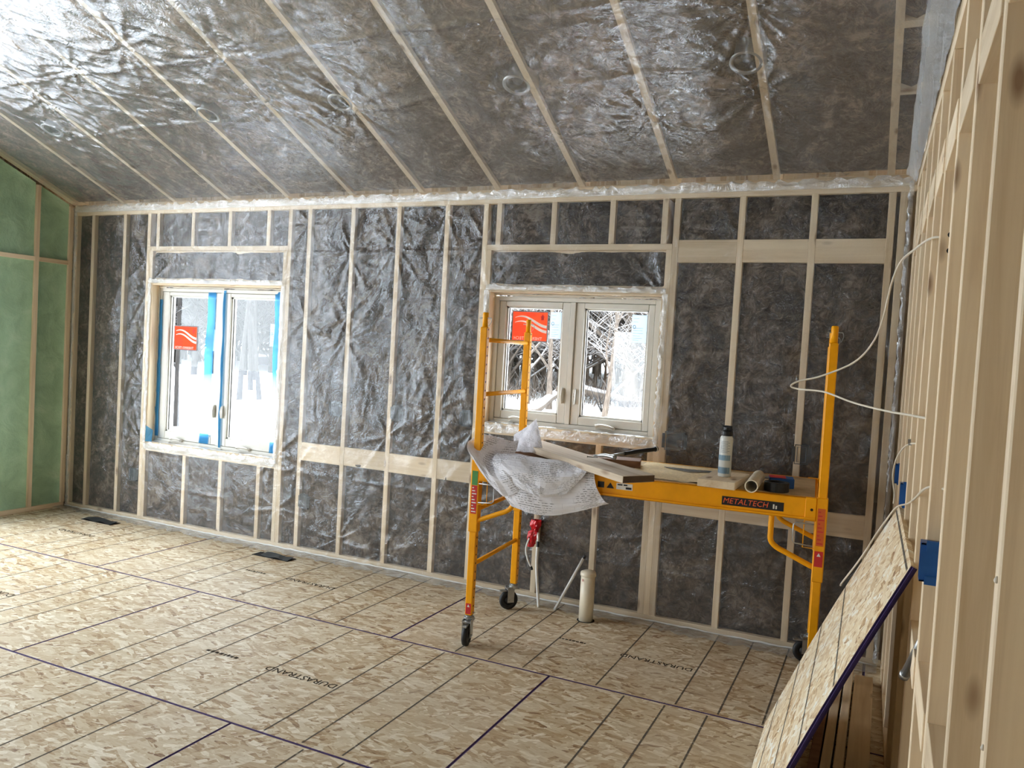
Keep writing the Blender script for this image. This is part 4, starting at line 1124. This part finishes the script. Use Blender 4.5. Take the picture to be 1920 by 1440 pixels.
# plan sheets (paper with print)
def paper(name, plan):
    t = NT(name)
    uv = t.n('ShaderNodeTexCoord').outputs['UV']
    mp = t.n('ShaderNodeMapping'); t.t.links.new(uv, mp.inputs[0]); mp.inputs['Scale'].default_value = (1, 1, 1)
    br = t.n('ShaderNodeTexBrick'); t.t.links.new(mp.outputs[0], br.inputs['Vector'])
    br.inputs['Scale'].default_value = 5 if plan else 3.2; br.inputs['Mortar Size'].default_value = 0.006; br.inputs['Color1'].default_value = (1, 1, 1, 1); br.inputs['Color2'].default_value = (1, 1, 1, 1); br.inputs['Mortar'].default_value = (.25, .25, .3, 1)
    wv = t.n('ShaderNodeTexWave', bands_direction='Y'); t.t.links.new(mp.outputs[0], wv.inputs['Vector']); wv.inputs['Scale'].default_value = 9
    ln = t.ramp(wv.outputs['Fac'], [(0.78, (0, 0, 0)), (0.86, (1, 1, 1))])
    sx_ = t.n('ShaderNodeMapping'); t.t.links.new(uv, sx_.inputs[0]); sx_.inputs['Scale'].default_value = (55, 30, 1)
    wd = t.ramp(t.noise(sx_.outputs[0], 1.0, 2, .5), [(0.46, (0, 0, 0)), (0.52, (1, 1, 1))])
    blk = t.ramp(t.noise(mp.outputs[0], 3.4, 1, .4), [(0.44, (0, 0, 0)), (0.47, (1, 1, 1))])
    f = t.math('MULTIPLY', t.math('MULTIPLY', ln, wd), blk)
    c = t.mix(t.math('MULTIPLY', f, 0.75), srgb(246, 246, 252), srgb(50, 52, 62))
    c = t.mix(0.4 if plan else 0.2, c, br.outputs['Color'], 'MULTIPLY')
    d = t.n('ShaderNodeBsdfDiffuse'); t.set(d.inputs[0], c)
    tl = t.n('ShaderNodeBsdfTranslucent'); t.set(tl.inputs[0], c)
    ms = t.n('ShaderNodeMixShader'); ms.inputs[0].default_value = 0.2; t.t.links.new(d.outputs[0], ms.inputs[1]); t.t.links.new(tl.outputs[0], ms.inputs[2])
    t.t.links.new(ms.outputs[0], t.out.inputs[0]); return t.mat
PAPT = paper('printed_text_paper', False); PAPP = paper('printed_plan_paper', True)
def sheet(name, label, ctrl, mat, nu=40, nv=30, crease=.010, sd_=1):
    """ctrl: rows of local (u,v,z) control points, rows along the sheet height; smooth interpolation plus creases"""
    ctrl = np.array(ctrl, float); R0, C0, _ = ctrl.shape
    def interp(A, n):
        m_ = A.shape[0]; out = []
        for t_ in np.linspace(0, m_-1, n):
            i = min(int(t_), m_-2); f = t_-i
            p0 = A[max(i-1, 0)]; p1 = A[i]; p2 = A[i+1]; p3 = A[min(i+2, m_-1)]
            out.append(.5*((2*p1)+(p2-p0)*f+(2*p0-5*p1+4*p2-p3)*f*f+(3*p1-p0-3*p2+p3)*f**3))
        return np.array(out)
    G = interp(ctrl, nv); G = interp(G.transpose(1, 0, 2), nu).transpose(1, 0, 2)
    a, b_ = np.meshgrid(np.linspace(0, 1, nu), np.linspace(0, 1, nv))
    cr = crease*(np.abs(fbm(a*4+sd_, b_*3, sd_, 3))-.25)
    du = np.gradient(G, axis=1); dv = np.gradient(G, axis=0); N_ = np.cross(du, dv); N_ /= (np.linalg.norm(N_, axis=-1, keepdims=True)+1e-9)
    G = G + N_*cr[..., None]
    W_ = np.array([S(*p) for p in G.reshape(-1, 3)])
    o = mesh_obj(name, W_, [tuple(q) for q in grid(nu, nv).tolist()], mat, smooth=False, uv=np.stack([a.ravel(), b_.ravel()], -1))
    md = o.modifiers.new('thickness', 'SOLIDIFY'); md.thickness = .0006
    return tag(o, label, 'paper')
FRT = -.045
sheet('plan_sheet', 'large crumpled printed sheet hanging lowest over the scaffold front', [
    [(.08, .22, 1.060), (.25, .22, 1.060), (.45, .22, 1.058), (.68, .16, 1.056)],
    [(.06, -.01, 1.060), (.24, -.02, 1.062), (.46, -.02, 1.060), (.68, -.02, 1.058)],
    [(.09, -.06, .985), (.25, -.075, .975), (.47, -.07, .975), (.70, -.06, .99)],
    [(.16, -.055, .90), (.29, -.085, .885), (.50, -.075, .88), (.735, -.06, .925)],
    [(.23, -.05, .825), (.33, -.07, .800), (.50, -.06, .806), (.772, -.055, .898)]], PAPT, 20, 18, .022, 3)
sheet('plan_sheet', 'white sheet folded in the middle of the paper heap', [
    [(.10, .16, 1.075), (.25, .17, 1.078), (.45, .16, 1.072), (.64, .10, 1.066)],
    [(.10, .0, 1.082), (.26, -.02, 1.085), (.46, -.02, 1.078), (.65, -.03, 1.068)],
    [(.12, -.075, 1.04), (.28, -.095, 1.03), (.46, -.09, 1.02), (.64, -.075, 1.04)],
    [(.20, -.09, .975), (.32, -.11, .965), (.45, -.105, .955), (.60, -.085, .985)],
    [(.30, -.10, .925), (.36, -.11, .915), (.44, -.11, .90), (.55, -.09, .93)]], PAPP, 15, 12, .030, 7)
sheet('plan_sheet', 'curled white sheet standing up at the left scaffold post', [
    [(-.035, .10, 1.180), (.03, .10, 1.17), (.09, .13, 1.155), (.17, .18, 1.150)],
    [(-.06, .02, 1.150), (.02, .015, 1.115), (.09, .06, 1.09), (.18, .10, 1.085)],
    [(-.05, -.05, 1.128), (.03, -.06, 1.06), (.10, -.065, 1.02), (.19, -.07, 1.03)],
    [(-.02, -.075, 1.085), (.07, -.085, 1.0), (.15, -.10, .955), (.25, -.10, .985)],
    [(.03, -.08, 1.03), (.11, -.08, .94), (.20, -.085, .875), (.30, -.085, .92)]], PAPP, 13, 13, .026, 11)
sheet('plan_sheet', 'printed sheet corner sticking up behind the planks', [
    [(.08, .34, 1.165), (.13, .34, 1.20), (.18, .33, 1.235), (.215, .33, 1.275)],
    [(.09, .31, 1.13), (.14, .30, 1.155), (.20, .29, 1.185), (.245, .30, 1.215)],
    [(.09, .27, 1.09), (.15, .25, 1.105), (.22, .25, 1.13), (.275, .27, 1.155)],
    [(.08, .24, 1.088), (.16, .20, 1.088), (.24, .20, 1.088), (.30, .24, 1.09)]], PAPP, 24, 24, .010, 15)
sheet('plan_sheet', 'small white sheet scrap poking out at the far left', [
    [(-.05, .26, 1.165), (-.01, .27, 1.15), (.04, .28, 1.145)],
    [(-.03, .20, 1.125), (.02, .19, 1.11), (.07, .21, 1.105)],
    [(.0, .14, 1.09), (.05, .12, 1.088), (.10, .15, 1.09)]], PAPP, 18, 18, .012, 19)

# =================================================================== LEANING STRAND BOARD
A = Vector((6.628, -1.0, 1.07)); B = Vector((6.647, -2.2, 1.07)); D = Vector((6.14, -1.12, 0.012)); E_ = Vector((6.165, -2.52, 0.012))
ex = (B-A).normalized(); nn = (B-A).cross(D-A).normalized()
if nn.z < 0: nn = -nn
ey = nn.cross(ex).normalized()
org = (A+B+D+E_)/4
M3 = Matrix((ex, ey, nn)).transposed().to_4x4(); M3.translation = org
inv = M3.inverted()
def loc2(p): q_ = inv @ p; return (q_.x, q_.y)
c4 = [loc2(p) for p in (A, B, E_, D)]
NS = 16
bow = lambda t_: 0.020*math.sin(PI*t_)
V = []; Fc = []; mi = []
for j in range(NS+1):
    t_ = j/NS
    l = [c4[0][k] + (c4[3][k]-c4[0][k])*t_ for k in (0, 1)]; r = [c4[1][k] + (c4[2][k]-c4[1][k])*t_ for k in (0, 1)]
    z = bow(t_)*0.7
    for (p, hh) in ((l, 0), (r, 0), (l, -.020), (r, -.020)): V.append((p[0], p[1], z+hh))
for j in range(NS):
    a = 4*j; b_ = a+4
    Fc += [(a, a+1, b_+1, b_), (a+2, b_+2, b_+3, a+3), (a+1, a+3, b_+3, b_+1), (a, b_, b_+2, a+2)]; mi += [0, 0, 1, 0]
Fc += [(0, 2, 3, 1), (4*NS, 4*NS+1, 4*NS+3, 4*NS+2)]; mi += [0, 0]
lean = empty('strand_board'); lean.matrix_world = M3; tag(lean, 'strand board offcut with purple edge leaning on the stud partition', 'board')
OFF[lean.name] = Vector((0, 0, 0))
PURPD = plain('dark_purple_edge', (44, 26, 78), 0.75, var=0.25, scale=30)
bo = mesh_obj('board', V, Fc, [OSBN, PURPD], lean, mi)
# tongue of the purple edge
V2 = []
for j in range(NS+1):
    t_ = j/NS; r = [c4[1][k] + (c4[2][k]-c4[1][k])*t_ for k in (0, 1)]; z = bow(t_)*.7
    V2 += [(r[0]-.002, r[1], z-.006), (r[0]+.008, r[1], z-.007), (r[0]+.008, r[1], z-.013), (r[0]-.002, r[1], z-.014)]
mesh_obj('tongue', V2, [(4*j+k, 4*j+4+k, 4*j+5+k, 4*j+1+k) for j in range(NS) for k in range(3)], PURPD, lean)
L = MB()
Lh = (c4[3][1]-c4[0][1])
for fr in (0.018, 0.37, 0.545, 0.715, 0.89):
    yy = c4[0][1]+Lh*fr; x_l = c4[0][0]+(c4[3][0]-c4[0][0])*fr; x_r = c4[1][0]+(c4[2][0]-c4[1][0])*fr
    z = bow(fr)*.7+.0006
    L.quad((x_l+.01, yy-.005, z), (x_r-.02, yy-.005, z), (x_r-.02, yy+.005, z), (x_l+.01, yy+.005, z))
L.build('guide_lines', LINE, lean)
# lumber lying on the floor behind it
for i, (x0, x1, y0, y1, z0, z1, lab, mt_) in enumerate((
    (6.495, 6.585, -2.9, -.30, .0, .038, 'pale stud lying flat on the floor along the partition', WY),
    (6.405, 6.443, -2.7, -.36, .0, .089, 'stud lying on edge on the floor behind the leaning board', WY),
    (6.36, 6.398, -2.5, -.45, .0, .089, 'dark stud on edge, closest to the foot of the leaning board', WD),
    (6.452, 6.488, -2.8, -.33, .0, .089, 'stud on edge beside the flat pale stud on the floor', WY))):
    o = MB().box(x0, x1, y0, y1, z0+.0015, z1, b=.002).build('framing_stud', mt_); tag(o, lab, 'lumber', 'studs lying on the floor')

# =================================================================== WIRES AND BOXES ON THE PARTITION
def cable(label, pts, r=.0042, name='cable', n=8, mat=None):
    o = MB().tube(smooth_path(pts, 8), r, n).build(name, mat or CABLE, smooth=True); return tag(o, label, 'cable')
cable('white cable looping out in front of the right scaffold post', [(6.69, -1.79, 2.140), (6.646, -1.75, 2.142), (6.601, -1.6, 2.124), (6.56, -1.45, 2.099), (6.532, -1.35, 2.025), (6.507, -1.2, 1.881), (6.471, -1.1, 1.781), (6.4, -1.05, 1.695), (6.267, -1.0, 1.627), (6.167, -.98, 1.595), (6.135, -.98, 1.57), (6.178, -1.0, 1.559), (6.29, -1.1, 1.557), (6.42, -1.3, 1.526), (6.543, -1.6, 1.515), (6.618, -1.9, 1.52), (6.652, -2.12, 1.525), (6.70, -2.13, 1.525)])
cable('white cable arcing down from the partition to the leaning board top', [(6.68, -1.62, 1.40), (6.642, -1.56, 1.396), (6.616, -1.4, 1.359), (6.597, -1.25, 1.292), (6.593, -1.15, 1.213), (6.605, -1.08, 1.136), (6.605, -1.04, 1.085)], .0035)
cable('pale cable draped across the leaning board from the partition', [(6.73, -2.62, 1.361), (6.668, -2.45, 1.35), (6.650, -2.0, 1.25), (6.645, -1.55, 1.165), (6.614, -1.268, 1.105), (6.580, -1.2, 1.035), (6.543, -1.186, .962), (6.512, -1.22, .900), (6.470, -1.18, .812), (6.425, -1.12, .722), (6.418, -1.13, .706)], .0035)
def ebox(name, label, c, sx, sy, sz, mat, face, grp):
    """open switch box: shell with hollow front. face '-y' or '-x'"""
    rt = empty(name, (c[0], c[1], c[2]-sz/2)); tag(rt, label, 'outlet box', grp)
    b = MB(); t_ = .004
    if face == '-y':
        b.box(-sx/2, -sx/2+t_, 0, sy, 0, sz); b.box(sx/2-t_, sx/2, 0, sy, 0, sz); b.box(-sx/2, sx/2, 0, sy, 0, t_); b.box(-sx/2, sx/2, 0, sy, sz-t_, sz); b.box(-sx/2, sx/2, sy-t_, sy, 0, sz)
        b.build('box_shell', mat, rt)
        MB().box(-sx/2+t_, sx/2-t_, .003, .007, t_, sz-t_).build('dark_insert', mat, rt)  # dark plate near the front, stands in for the shade inside the box
        r = MB(); k = .014
        r.tube([(-sx/2+k, -.001, k), (sx/2-k, -.001, k), (sx/2-k, -.001, sz-k), (-sx/2+k, -.001, sz-k)], .0018, 4, closed=True); r.build('rim_line', LABELG, rt)
        MB().box(-sx/2-.016, -sx/2, .0, .004, .012, sz-.012).build('flange', mat, rt); MB().box(sx/2, sx/2+.016, .0, .004, .012, sz-.012).build('flange', mat, rt)
    else:
        b.box(0, sx, -sy/2, -sy/2+t_, 0, sz); b.box(0, sx, sy/2-t_, sy/2, 0, sz); b.box(0, sx, -sy/2, sy/2, 0, t_); b.box(0, sx, -sy/2, sy/2, sz-t_, sz); b.box(sx-t_, sx, -sy/2, sy/2, 0, sz)
        b.build('box_shell', mat, rt)
        MB().box(.012, .05, -sy/2-.004, -sy/2, sz-.02, sz+.008).build('nail_bracket', mat, rt)
        MB().box(.012, .05, -sy/2-.004, -sy/2, -.006, .016).build('nail_bracket', mat, rt)
    return rt
G1 = 'outlet boxes in the back wall'
for (x, z, wd, lab) in ((2.765, 1.146, .075, 'left of the three boxes at counter height'), (3.316, 1.158, .06, 'middle of the three boxes at counter height'), (3.892, 1.170, .06, 'right of the three, beside the tall left scaffold post'), (5.370, 1.156, .10, 'wide one at the right window corner'), (6.120, 1.152, .062, 'beside the right scaffold post'), (2.505, .40, .06, 'low one right of the taped window'), (.620, .392, .06, 'low one left of the taped window')):
    ebox('outlet_box', 'dark outlet box behind wall plastic, ' + lab, (x, -.0015, z), wd*1.25, .06, .115, BOXB, '-y', G1)
G2 = 'blue boxes on the partition'
ebox('switch_box', 'blue switch box on the partition beside the leaning board corner', (xr(-2.55)-.014, -2.600, 1.175), .075, .055, .10, BLUE, '-x', G2)
ebox('switch_box', 'blue switch box just above the top of the leaning board', (xr(-1.0)-.012, -1.075, 1.135), .06, .055, .10, BLUE, '-x', G2)
ebox('switch_box', 'blue switch box farthest back near the room corner', (xr(-.3)-.012, -.30, 1.135), .06, .055, .10, BLUE, '-x', G2)
cn2 = empty('conduit', (0, 0, 0)); tag(cn2, 'short grey metal pipe sticking out between the partition studs', 'pipe')
P0 = Vector((6.648, -2.30, .761)); P1 = Vector((6.686, -2.497, .955))
MB().tube([P0, P1], .013, 14).build('pipe', STEEL, cn2, smooth=True)
MB().tube([P0-(P1-P0).normalized()*.006, P0+(P1-P0).normalized()*.014], .0150, 14).build('end_ferrule', STEEL, cn2, smooth=True)
MB().tube([P0-(P1-P0).normalized()*.0075, P0-(P1-P0).normalized()*.0063], .0105, 12).build('bore', DARK, cn2)
st = empty('staple', (xr(-1.55)-.004, -1.545, 1.40)); tag(st, 'small metal cable clip on the partition stud', 'clip')
MB().tube([(0, -.012, -.008), (-.010, -.012, -.008), (-.010, .012, -.008), (0, .012, -.008)], .003, 6).box(-.014, -.004, -.008, .008, -.004, .012).build('clip', STEEL, st)

# =================================================================== FLOOR PIPES BY THE BACK WALL
pv = empty('drain_pipe', (4.935, -.217, 0)); tag(pv, 'upright cream plastic drain pipe with cap on the floor', 'pipe')
MB().lathe([(.0005, .0), (.045, .0), (.045, .30), (.0005, .30)], n=32).build('pipe', PVC, pv, smooth=True)
MB().lathe([(.046, .285), (.0495, .285), (.050, .288), (.050, .302), (.047, .308), (.030, .316), (.0005, .318)], n=32).build('cap', PVC, pv, smooth=True)
MB().tube([(-.02, -.0455, .27), (-.018, -.0458, .255)], .002, 5).build('glue_run', REDP, pv)
MB().lathe([(.045, .0006), (.056, .0006)], n=28).build('floor_cutout', DARK, pv)
c1 = empty('conduit', (4.694, -.14, 0)); tag(c1, 'grey-white plastic tube slanting up from floor with black end', 'tube')
MB().tube([(0, 0, 0), (.178, 0, .372)], .0095, 12).build('tube', WHITE_P, c1, smooth=True); MB().tube([(.176, 0, .368), (.185, 0, .386)], .0102, 12).build('end_plug', BLACK, c1)
c2 = empty('conduit', (4.585, -.15, 0)); tag(c2, 'white plastic tube rising from floor to the red wrap', 'tube')
MB().tube(smooth_path([(0, 0, 0), (-.020, .02, .08), (-.034, .03, .157), (-.054, .05, .29), (-.060, .07, .40), (-.075, .10, .46)], 6), .0095, 12).build('tube', WHITE_P, c2, smooth=True)
MB().tube([(-.058, .062, .375), (-.061, .072, .41)], .0105, 12).build('black_sleeve', BLACK, c2)
c3 = empty('conduit', (4.475, -.045, .44)); tag(c3, 'short white tube with black end dangling from the red wrap', 'tube')
MB().tube(smooth_path([(.01, .015, .03), (-.018, -.015, -.015), (-.034, -.035, -.09), (-.012, -.045, -.16), (.016, -.045, -.205)], 6), .006, 10).build('tube', WHITE_P, c3, smooth=True); MB().tube([(.014, -.045, -.20), (.024, -.045, -.222)], .0075, 10).build('end_plug', BLACK, c3); MB().tube([(-.014, -.012, -.010), (-.024, -.018, -.022)], .0075, 10).build('black_sleeve', BLACK, c3)
rw = empty('red_wrap', (4.475, -.045, .36)); tag(rw, 'crumpled red plastic wrap tied round tubes at the wall', 'wrap')
V = []; nu, nv = 18, 16
for j in range(nv):
    t_ = j/(nv-1); z = t_*.185; rad = .020 + .012*math.sin(t_*PI*1.0) + (.012*(t_ > .75)) - (.008 if .55 < t_ < .7 else 0)
    for i in range(nu):
        a = 2*PI*i/nu; r_ = rad*(1+.35*math.sin(a*5+t_*9)*.5+random.uniform(-.15, .15)); V.append((-.018+.035*t_ + r_*math.cos(a), r_*math.sin(a)*.8, z))
Fc = [(j*nu+i, j*nu+(i+1) % nu, (j+1)*nu+(i+1) % nu, (j+1)*nu+i) for j in range(nv-1) for i in range(nu)]
mesh_obj('wrap', V, Fc, REDP, rw)
# floor vents
for (x0, x1, lab) in ((2.255, 2.60, 'dark floor vent opening with bent flap, nearer the scaffold'), (.33, .70, 'dark floor vent opening near the green wall')):
    y0, y1 = -.275, -.175
    fv = empty('floor_vent', ((x0+x1)/2, (y0+y1)/2, 0)); tag(fv, lab, 'floor vent', 'floor vents along the back wall')
    hx, hy = (x1-x0)/2, (y1-y0)/2
    MB().box(-hx, hx, -hy, hy, .0008, .0022).build('opening', DARK, fv)
    V = []
    for i in range(13):
        t_ = i/12; x = -hx+2*hx*t_; V += [(x, -hy, .003+.012*math.sin(t_*PI*2.2)**2), (x, hy*.55, .010+.014*abs(math.sin(t_*4)))]
    if x0 > 1: mesh_obj('flap', V[6:], [(2*i, 2*i+2, 2*i+3, 2*i+1) for i in range(9)], DUCT, fv, smooth=True)
    else: mesh_obj('flap', V, [(2*i, 2*i+2, 2*i+3, 2*i+1) for i in range(12)], DUCT, fv, smooth=True)

# =================================================================== OUTSIDE
gz = lambda x, y: -0.9 + 0.03*max(0.0, y-16)
nu, nv = 80, 80
Xg, Yg = np.meshgrid(np.linspace(-130, 60, nu), np.linspace(-40, 130, nv))
Zg = -0.9 + 0.03*np.maximum(0, Yg-16) + .12*fbm(Xg*.2, Yg*.2, 5, 3)*(np.hypot(Xg-3, Yg) > 12)
g = mesh_obj('snow_ground', np.stack([Xg, Yg, Zg], -1).reshape(-1, 3), [tuple(q) for q in grid(nu, nv).tolist()], SNOW, smooth=True)
tag(g, 'white snow covered ground outside the windows', 'snow', kind='structure')
def grow(seed, h, r0, depth, lean_=(0, 0), sides=5, first=.35, spread=.7, nb=5, rmin=.006):
    rg = random.Random(seed); trunk = MB(); br = MB()
    def limb(mb, p, d, L, r, lev, start):
        n = 6 if lev == 0 else 4; pts = [p.copy()]; rr = [r]
        q = p.copy(); dd = d.copy()
        for i in range(n):
            dd = (dd + Vector((rg.uniform(-1, 1), rg.uniform(-1, 1), rg.uniform(-.4, .7)))*(.05 if lev == 0 else .16)).normalized()
            q = q + dd*(L/n); pts.append(q.copy()); rr.append(max(rmin, r*(1-.85*(i+1)/n)))
        if lev == 0: rr[0] = r*1.35
        mb.tube(pts, rr, 7 if lev == 0 else (sides if lev == 1 else 3), cap=False)
        if lev >= depth: return
        for k in range(nb if lev == 0 else max(3, nb-2)):
            t_ = start + (1-start)*(k+rg.random()*.8)/nb
            t_ = min(t_, .97); i = int(t_*n); f = t_*n-i; i = min(i, n-1)
            bp = pts[i].lerp(pts[i+1], f); br_ = (rr[i]*(1-f)+rr[i+1]*f)*.6
            az = rg.uniform(0, 2*PI); nd = (dd*(.5) + Vector((math.cos(az), math.sin(az), rg.uniform(.0, .5)))*spread).normalized()
            limb(br, bp, nd, L*rg.uniform(.32, .55), br_, lev+1, .25)
    limb(trunk, Vector((0, 0, -.25)), Vector((lean_[0], lean_[1], 1)).normalized(), h, r0, 0, first)
    return trunk, br
def tree(seed, x, y, h, r0, depth, label, mat=BARK, lean_=(0, 0), first=.35, spread=.7, nb=6, group=None):
    rt = empty('bare_tree', (x, y, gz(x, y))); tag(rt, label, 'tree', group)
    t_, b_ = grow(seed, h, r0, depth, lean_, first=first, spread=spread, nb=nb)
    t_.build('trunk', mat, rt, smooth=True); b_.build('branches', mat, rt, smooth=True)
    return rt
tree(3, -10.77, 10.85, 9, .065, 3, 'nearest bare tree seen at the left of the taped window', lean_=(-.03, .02), first=.16, nb=8, spread=.9)
tree(5, -15.98, 18.59, 11, .095, 3, 'bare trunk on the snow, left one in the right pane of taped window', first=.3)
tree(7, -15.49, 19.19, 11, .085, 3, 'leaning bare trunk on the snow in the right pane of taped window', lean_=(-.10, .0), first=.3)
tree(9, -19.03, 22.47, 12, .10, 3, 'dark bare trunk between two nearer trunks in the taped window', lean_=(-.06, 0))
tree(12, -27.2, 26.9, 13, .13, 3, 'bare tree far left on the snow behind the orange sticker', first=.25)
tree(14, -27.4, 28.3, 13, .12, 3, 'slim far bare tree right of the orange sticker in the taped window', first=.25)
tree(16, -22.9, 26.8, 12, .15, 3, 'stout bare tree deep in the taped window right pane', first=.25)
tree(18, -3.83, 29.9, 13, .36, 3, 'thick pale trunk at the right edge of the untaped window', BARKL, first=.12, nb=9, spread=.9)
tree(21, -5.9, 25.5, 10, .12, 3, 'slim pale tree left of centre in the untaped window', BARKL, first=.1, nb=9, spread=.9)
tree(23, -2.4, 22.0, 9, .10, 3, 'slim near tree at right of the untaped window', BARKL, (.05, 0), first=.1, nb=9, spread=.9)
tree(25, -7.6, 27.0, 10, .14, 3, 'bare tree at the left edge of the untaped window', BARKL, first=.1, nb=9, spread=.9)
# thicket of alike trees: a few kinds, copied
protos = []
for k in range(4):
    t_, b_ = grow(40+k, 9+k*.7, .10, 3, first=.06, spread=1.0, nb=12, rmin=.02)
    rt = empty('bare_tree', (0, 0, 0)); mt_ = BARKL if k % 2 else BARK
    a_ = t_.build('trunk', mt_, rt, smooth=True); c_ = b_.build('branches', mt_, rt, smooth=True)
    protos.append((rt, [a_, c_]))
rg = random.Random(77); spots = []; used = set()
for i in range(100):      # seen through the untaped window
    y_ = 30 + 32*rg.random()**1.2; spots.append((6.54 - rg.uniform(.26, .53)*(y_+4.95), y_))
for i in range(110):      # behind the taped window
    d_ = rg.uniform(46, 85); a_ = rg.uniform(math.radians(39.5), math.radians(50)); spots.append((6.5-d_*math.sin(a_), -5+d_*math.cos(a_)))
for i in range(70):      # on either side of that view
    y_ = rg.uniform(32, 66); k_ = rg.choice((rg.uniform(-.5, .24), rg.uniform(.55, .84))); spots.append((6.54 - k_*(y_+4.95), y_))
for i in range(20):
    d_ = rg.uniform(46, 80); a_ = rg.uniform(math.radians(50.5), math.radians(62)); spots.append((6.5-d_*math.sin(a_), -5+d_*math.cos(a_)))
NEARW2 = lambda i: i < 100 or 210 <= i < 280
for i, (x, y) in enumerate(spots):
    rt, ch = protos[(i % 2)*2 + (1 if NEARW2(i) else 0)]
    if rt.name not in used: r2 = rt; used.add(rt.name)
    else:
        r2 = rt.copy(); COL.objects.link(r2)
        for c_ in ch:
            c2_ = c_.copy(); COL.objects.link(c2_); c2_.parent = r2
    s_ = rg.uniform(.8, 1.35)
    r2.location = (x, y, gz(x, y)-.1); r2.scale = (s_, s_, s_); r2.rotation_euler = (0, 0, rg.uniform(0, 6.28))
    if NEARW2(i): tag(r2, 'bare snowy tree in the dense thicket beyond the untaped window', 'tree', 'thicket trees beyond the untaped window')
    else: tag(r2, 'distant bare tree at the wood edge beyond the taped window', 'tree', 'distant trees beyond the taped window')
# fallen logs and a shrub
def log(label, p0, p1, r):
    a = Vector(p0); b_ = Vector(p1); pts = [a.lerp(b_, t_/5)+Vector((0, 0, random.uniform(-.04, .04))) for t_ in range(6)]
    o = empty('fallen_log', a); tag(o, label, 'log')
    pts = [p-a for p in pts]
    MB().tube(pts, [r*(1-.08*k) for k in range(6)], 10).build('log', BARKL, o, smooth=True)
    MB().tube([pts[3], pts[3]+Vector((.3, 0, .7)), pts[3]+Vector((.2, 0, 1.3))], [r*.35, r*.25, r*.1], 6).build('stub', BARKL, o, smooth=True)
log('fallen log on the snow in the left pane of the untaped window', (-5.6, 23.0, -.62), (-6.3, 28.6, .35), .22)
log('fallen log on the snow in the right pane of the untaped window', (-6.4, 30.0, .12), (-3.6, 29.0, -.28), .26)
sh = empty('shrub', (-3.8, 26.1, gz(0, 26.1))); tag(sh, 'small leafless shrub in the right pane of untaped window', 'shrub')
b = MB(); rg = random.Random(5)
for k in range(14):
    a_ = rg.uniform(0, 6.28); d_ = Vector((math.cos(a_)*rg.uniform(.2, .9), math.sin(a_)*.6, 1)).normalized(); L_ = rg.uniform(.6, 1.3)
    b.tube([(0, 0, -.1), d_*L_*.5, d_*L_+Vector((0, 0, .1))], [.03, .02, .006], 4)
b.build('stems', BARK, sh)
# undergrowth in front of the thicket
b = MB(); rg = random.Random(9)
for k in range(1500):
    x = rg.uniform(-13, 2); y = rg.uniform(28, 36); z = gz(x, y); a_ = rg.uniform(0, 6.28); L_ = rg.uniform(.3, 1.6)
    d_ = Vector((math.cos(a_)*.5, math.sin(a_)*.5, 1)).normalized(); p = Vector((x, y, z-.05))
    b.tube([p, p+d_*L_*.6, p+d_*L_+Vector((rg.uniform(-.2, .2), 0, 0))], [.016, .010, .004], 3, cap=False)
tag(b.build('undergrowth', BARKL), 'tangle of snowy twigs at the foot of the thicket', 'undergrowth', kind='stuff')
# dark house far behind the taped window
hs = empty('house', (-27.6, 35.2, gz(0, 35.2)+.9), math.radians(40)); tag(hs, 'distant dark grey house with white trim and snowy gable roof', 'house')
HG = plain('dark_siding', (62, 62, 68), .8); HW = plain('white_trim', (232, 232, 232), .6)
MB().box(-2.2, 2.2, -2.5, 2.5, -.6, 2.5).build('wall', HG, hs)
MB().add([(-2.2, -2.5, 2.5), (2.2, -2.5, 2.5), (0, -2.5, 3.6), (-2.2, 2.5, 2.5), (2.2, 2.5, 2.5), (0, 2.5, 3.6)], [(0, 1, 2), (3, 5, 4), (0, 3, 4, 1)]).build('gable', HG, hs)
MB().add([(-2.6, -2.8, 2.35), (0, -2.8, 3.7), (0, 2.8, 3.7), (-2.6, 2.8, 2.35), (-2.6, -2.8, 2.5), (0, -2.8, 3.85), (0, 2.8, 3.85), (-2.6, 2.8, 2.5)], [(0, 1, 2, 3), (4, 7, 6, 5), (0, 4, 5, 1), (1, 5, 6, 2), (2, 6, 7, 3), (3, 7, 4, 0)]).build('roof', SNOW, hs)
MB().add([(2.6, -2.8, 2.35), (0, -2.8, 3.7), (0, 2.8, 3.7), (2.6, 2.8, 2.35), (2.6, -2.8, 2.5), (0, -2.8, 3.85), (0, 2.8, 3.85), (2.6, 2.8, 2.5)], [(3, 2, 1, 0), (5, 6, 7, 4), (1, 5, 4, 0), (2, 6, 5, 1), (3, 7, 6, 2), (0, 4, 7, 3)]).build('roof', SNOW, hs)
for (x0, x1, z0, z1) in ((-2.0, -1.1, 1.3, 2.2), (-2.0, -1.1, -.1, .8)):
    f = MB()
    f.box(x0, x1, -2.56, -2.5, z1-.12, z1); f.box(x0, x1, -2.56, -2.5, z0, z0+.12); f.box(x0, x0+.12, -2.56, -2.5, z0, z1); f.box(x1-.12, x1, -2.56, -2.5, z0, z1); f.box(x0, x1, -2.56, -2.5, (z0+z1)/2-.05, (z0+z1)/2+.05)
    wo = f.build('window_trim', HW, hs)
    MB().box(x0+.12, x1-.12, -2.53, -2.51, z0+.12, z1-.12).build('pane', BLACK, wo)
MB().box(-2.3, -2.2, -2.6, -2.5, -.6, 2.5).build('corner_trim', HW, hs); MB().box(2.2, 2.3, -2.6, -2.5, -.6, 2.5).build('corner_trim', HW, hs)
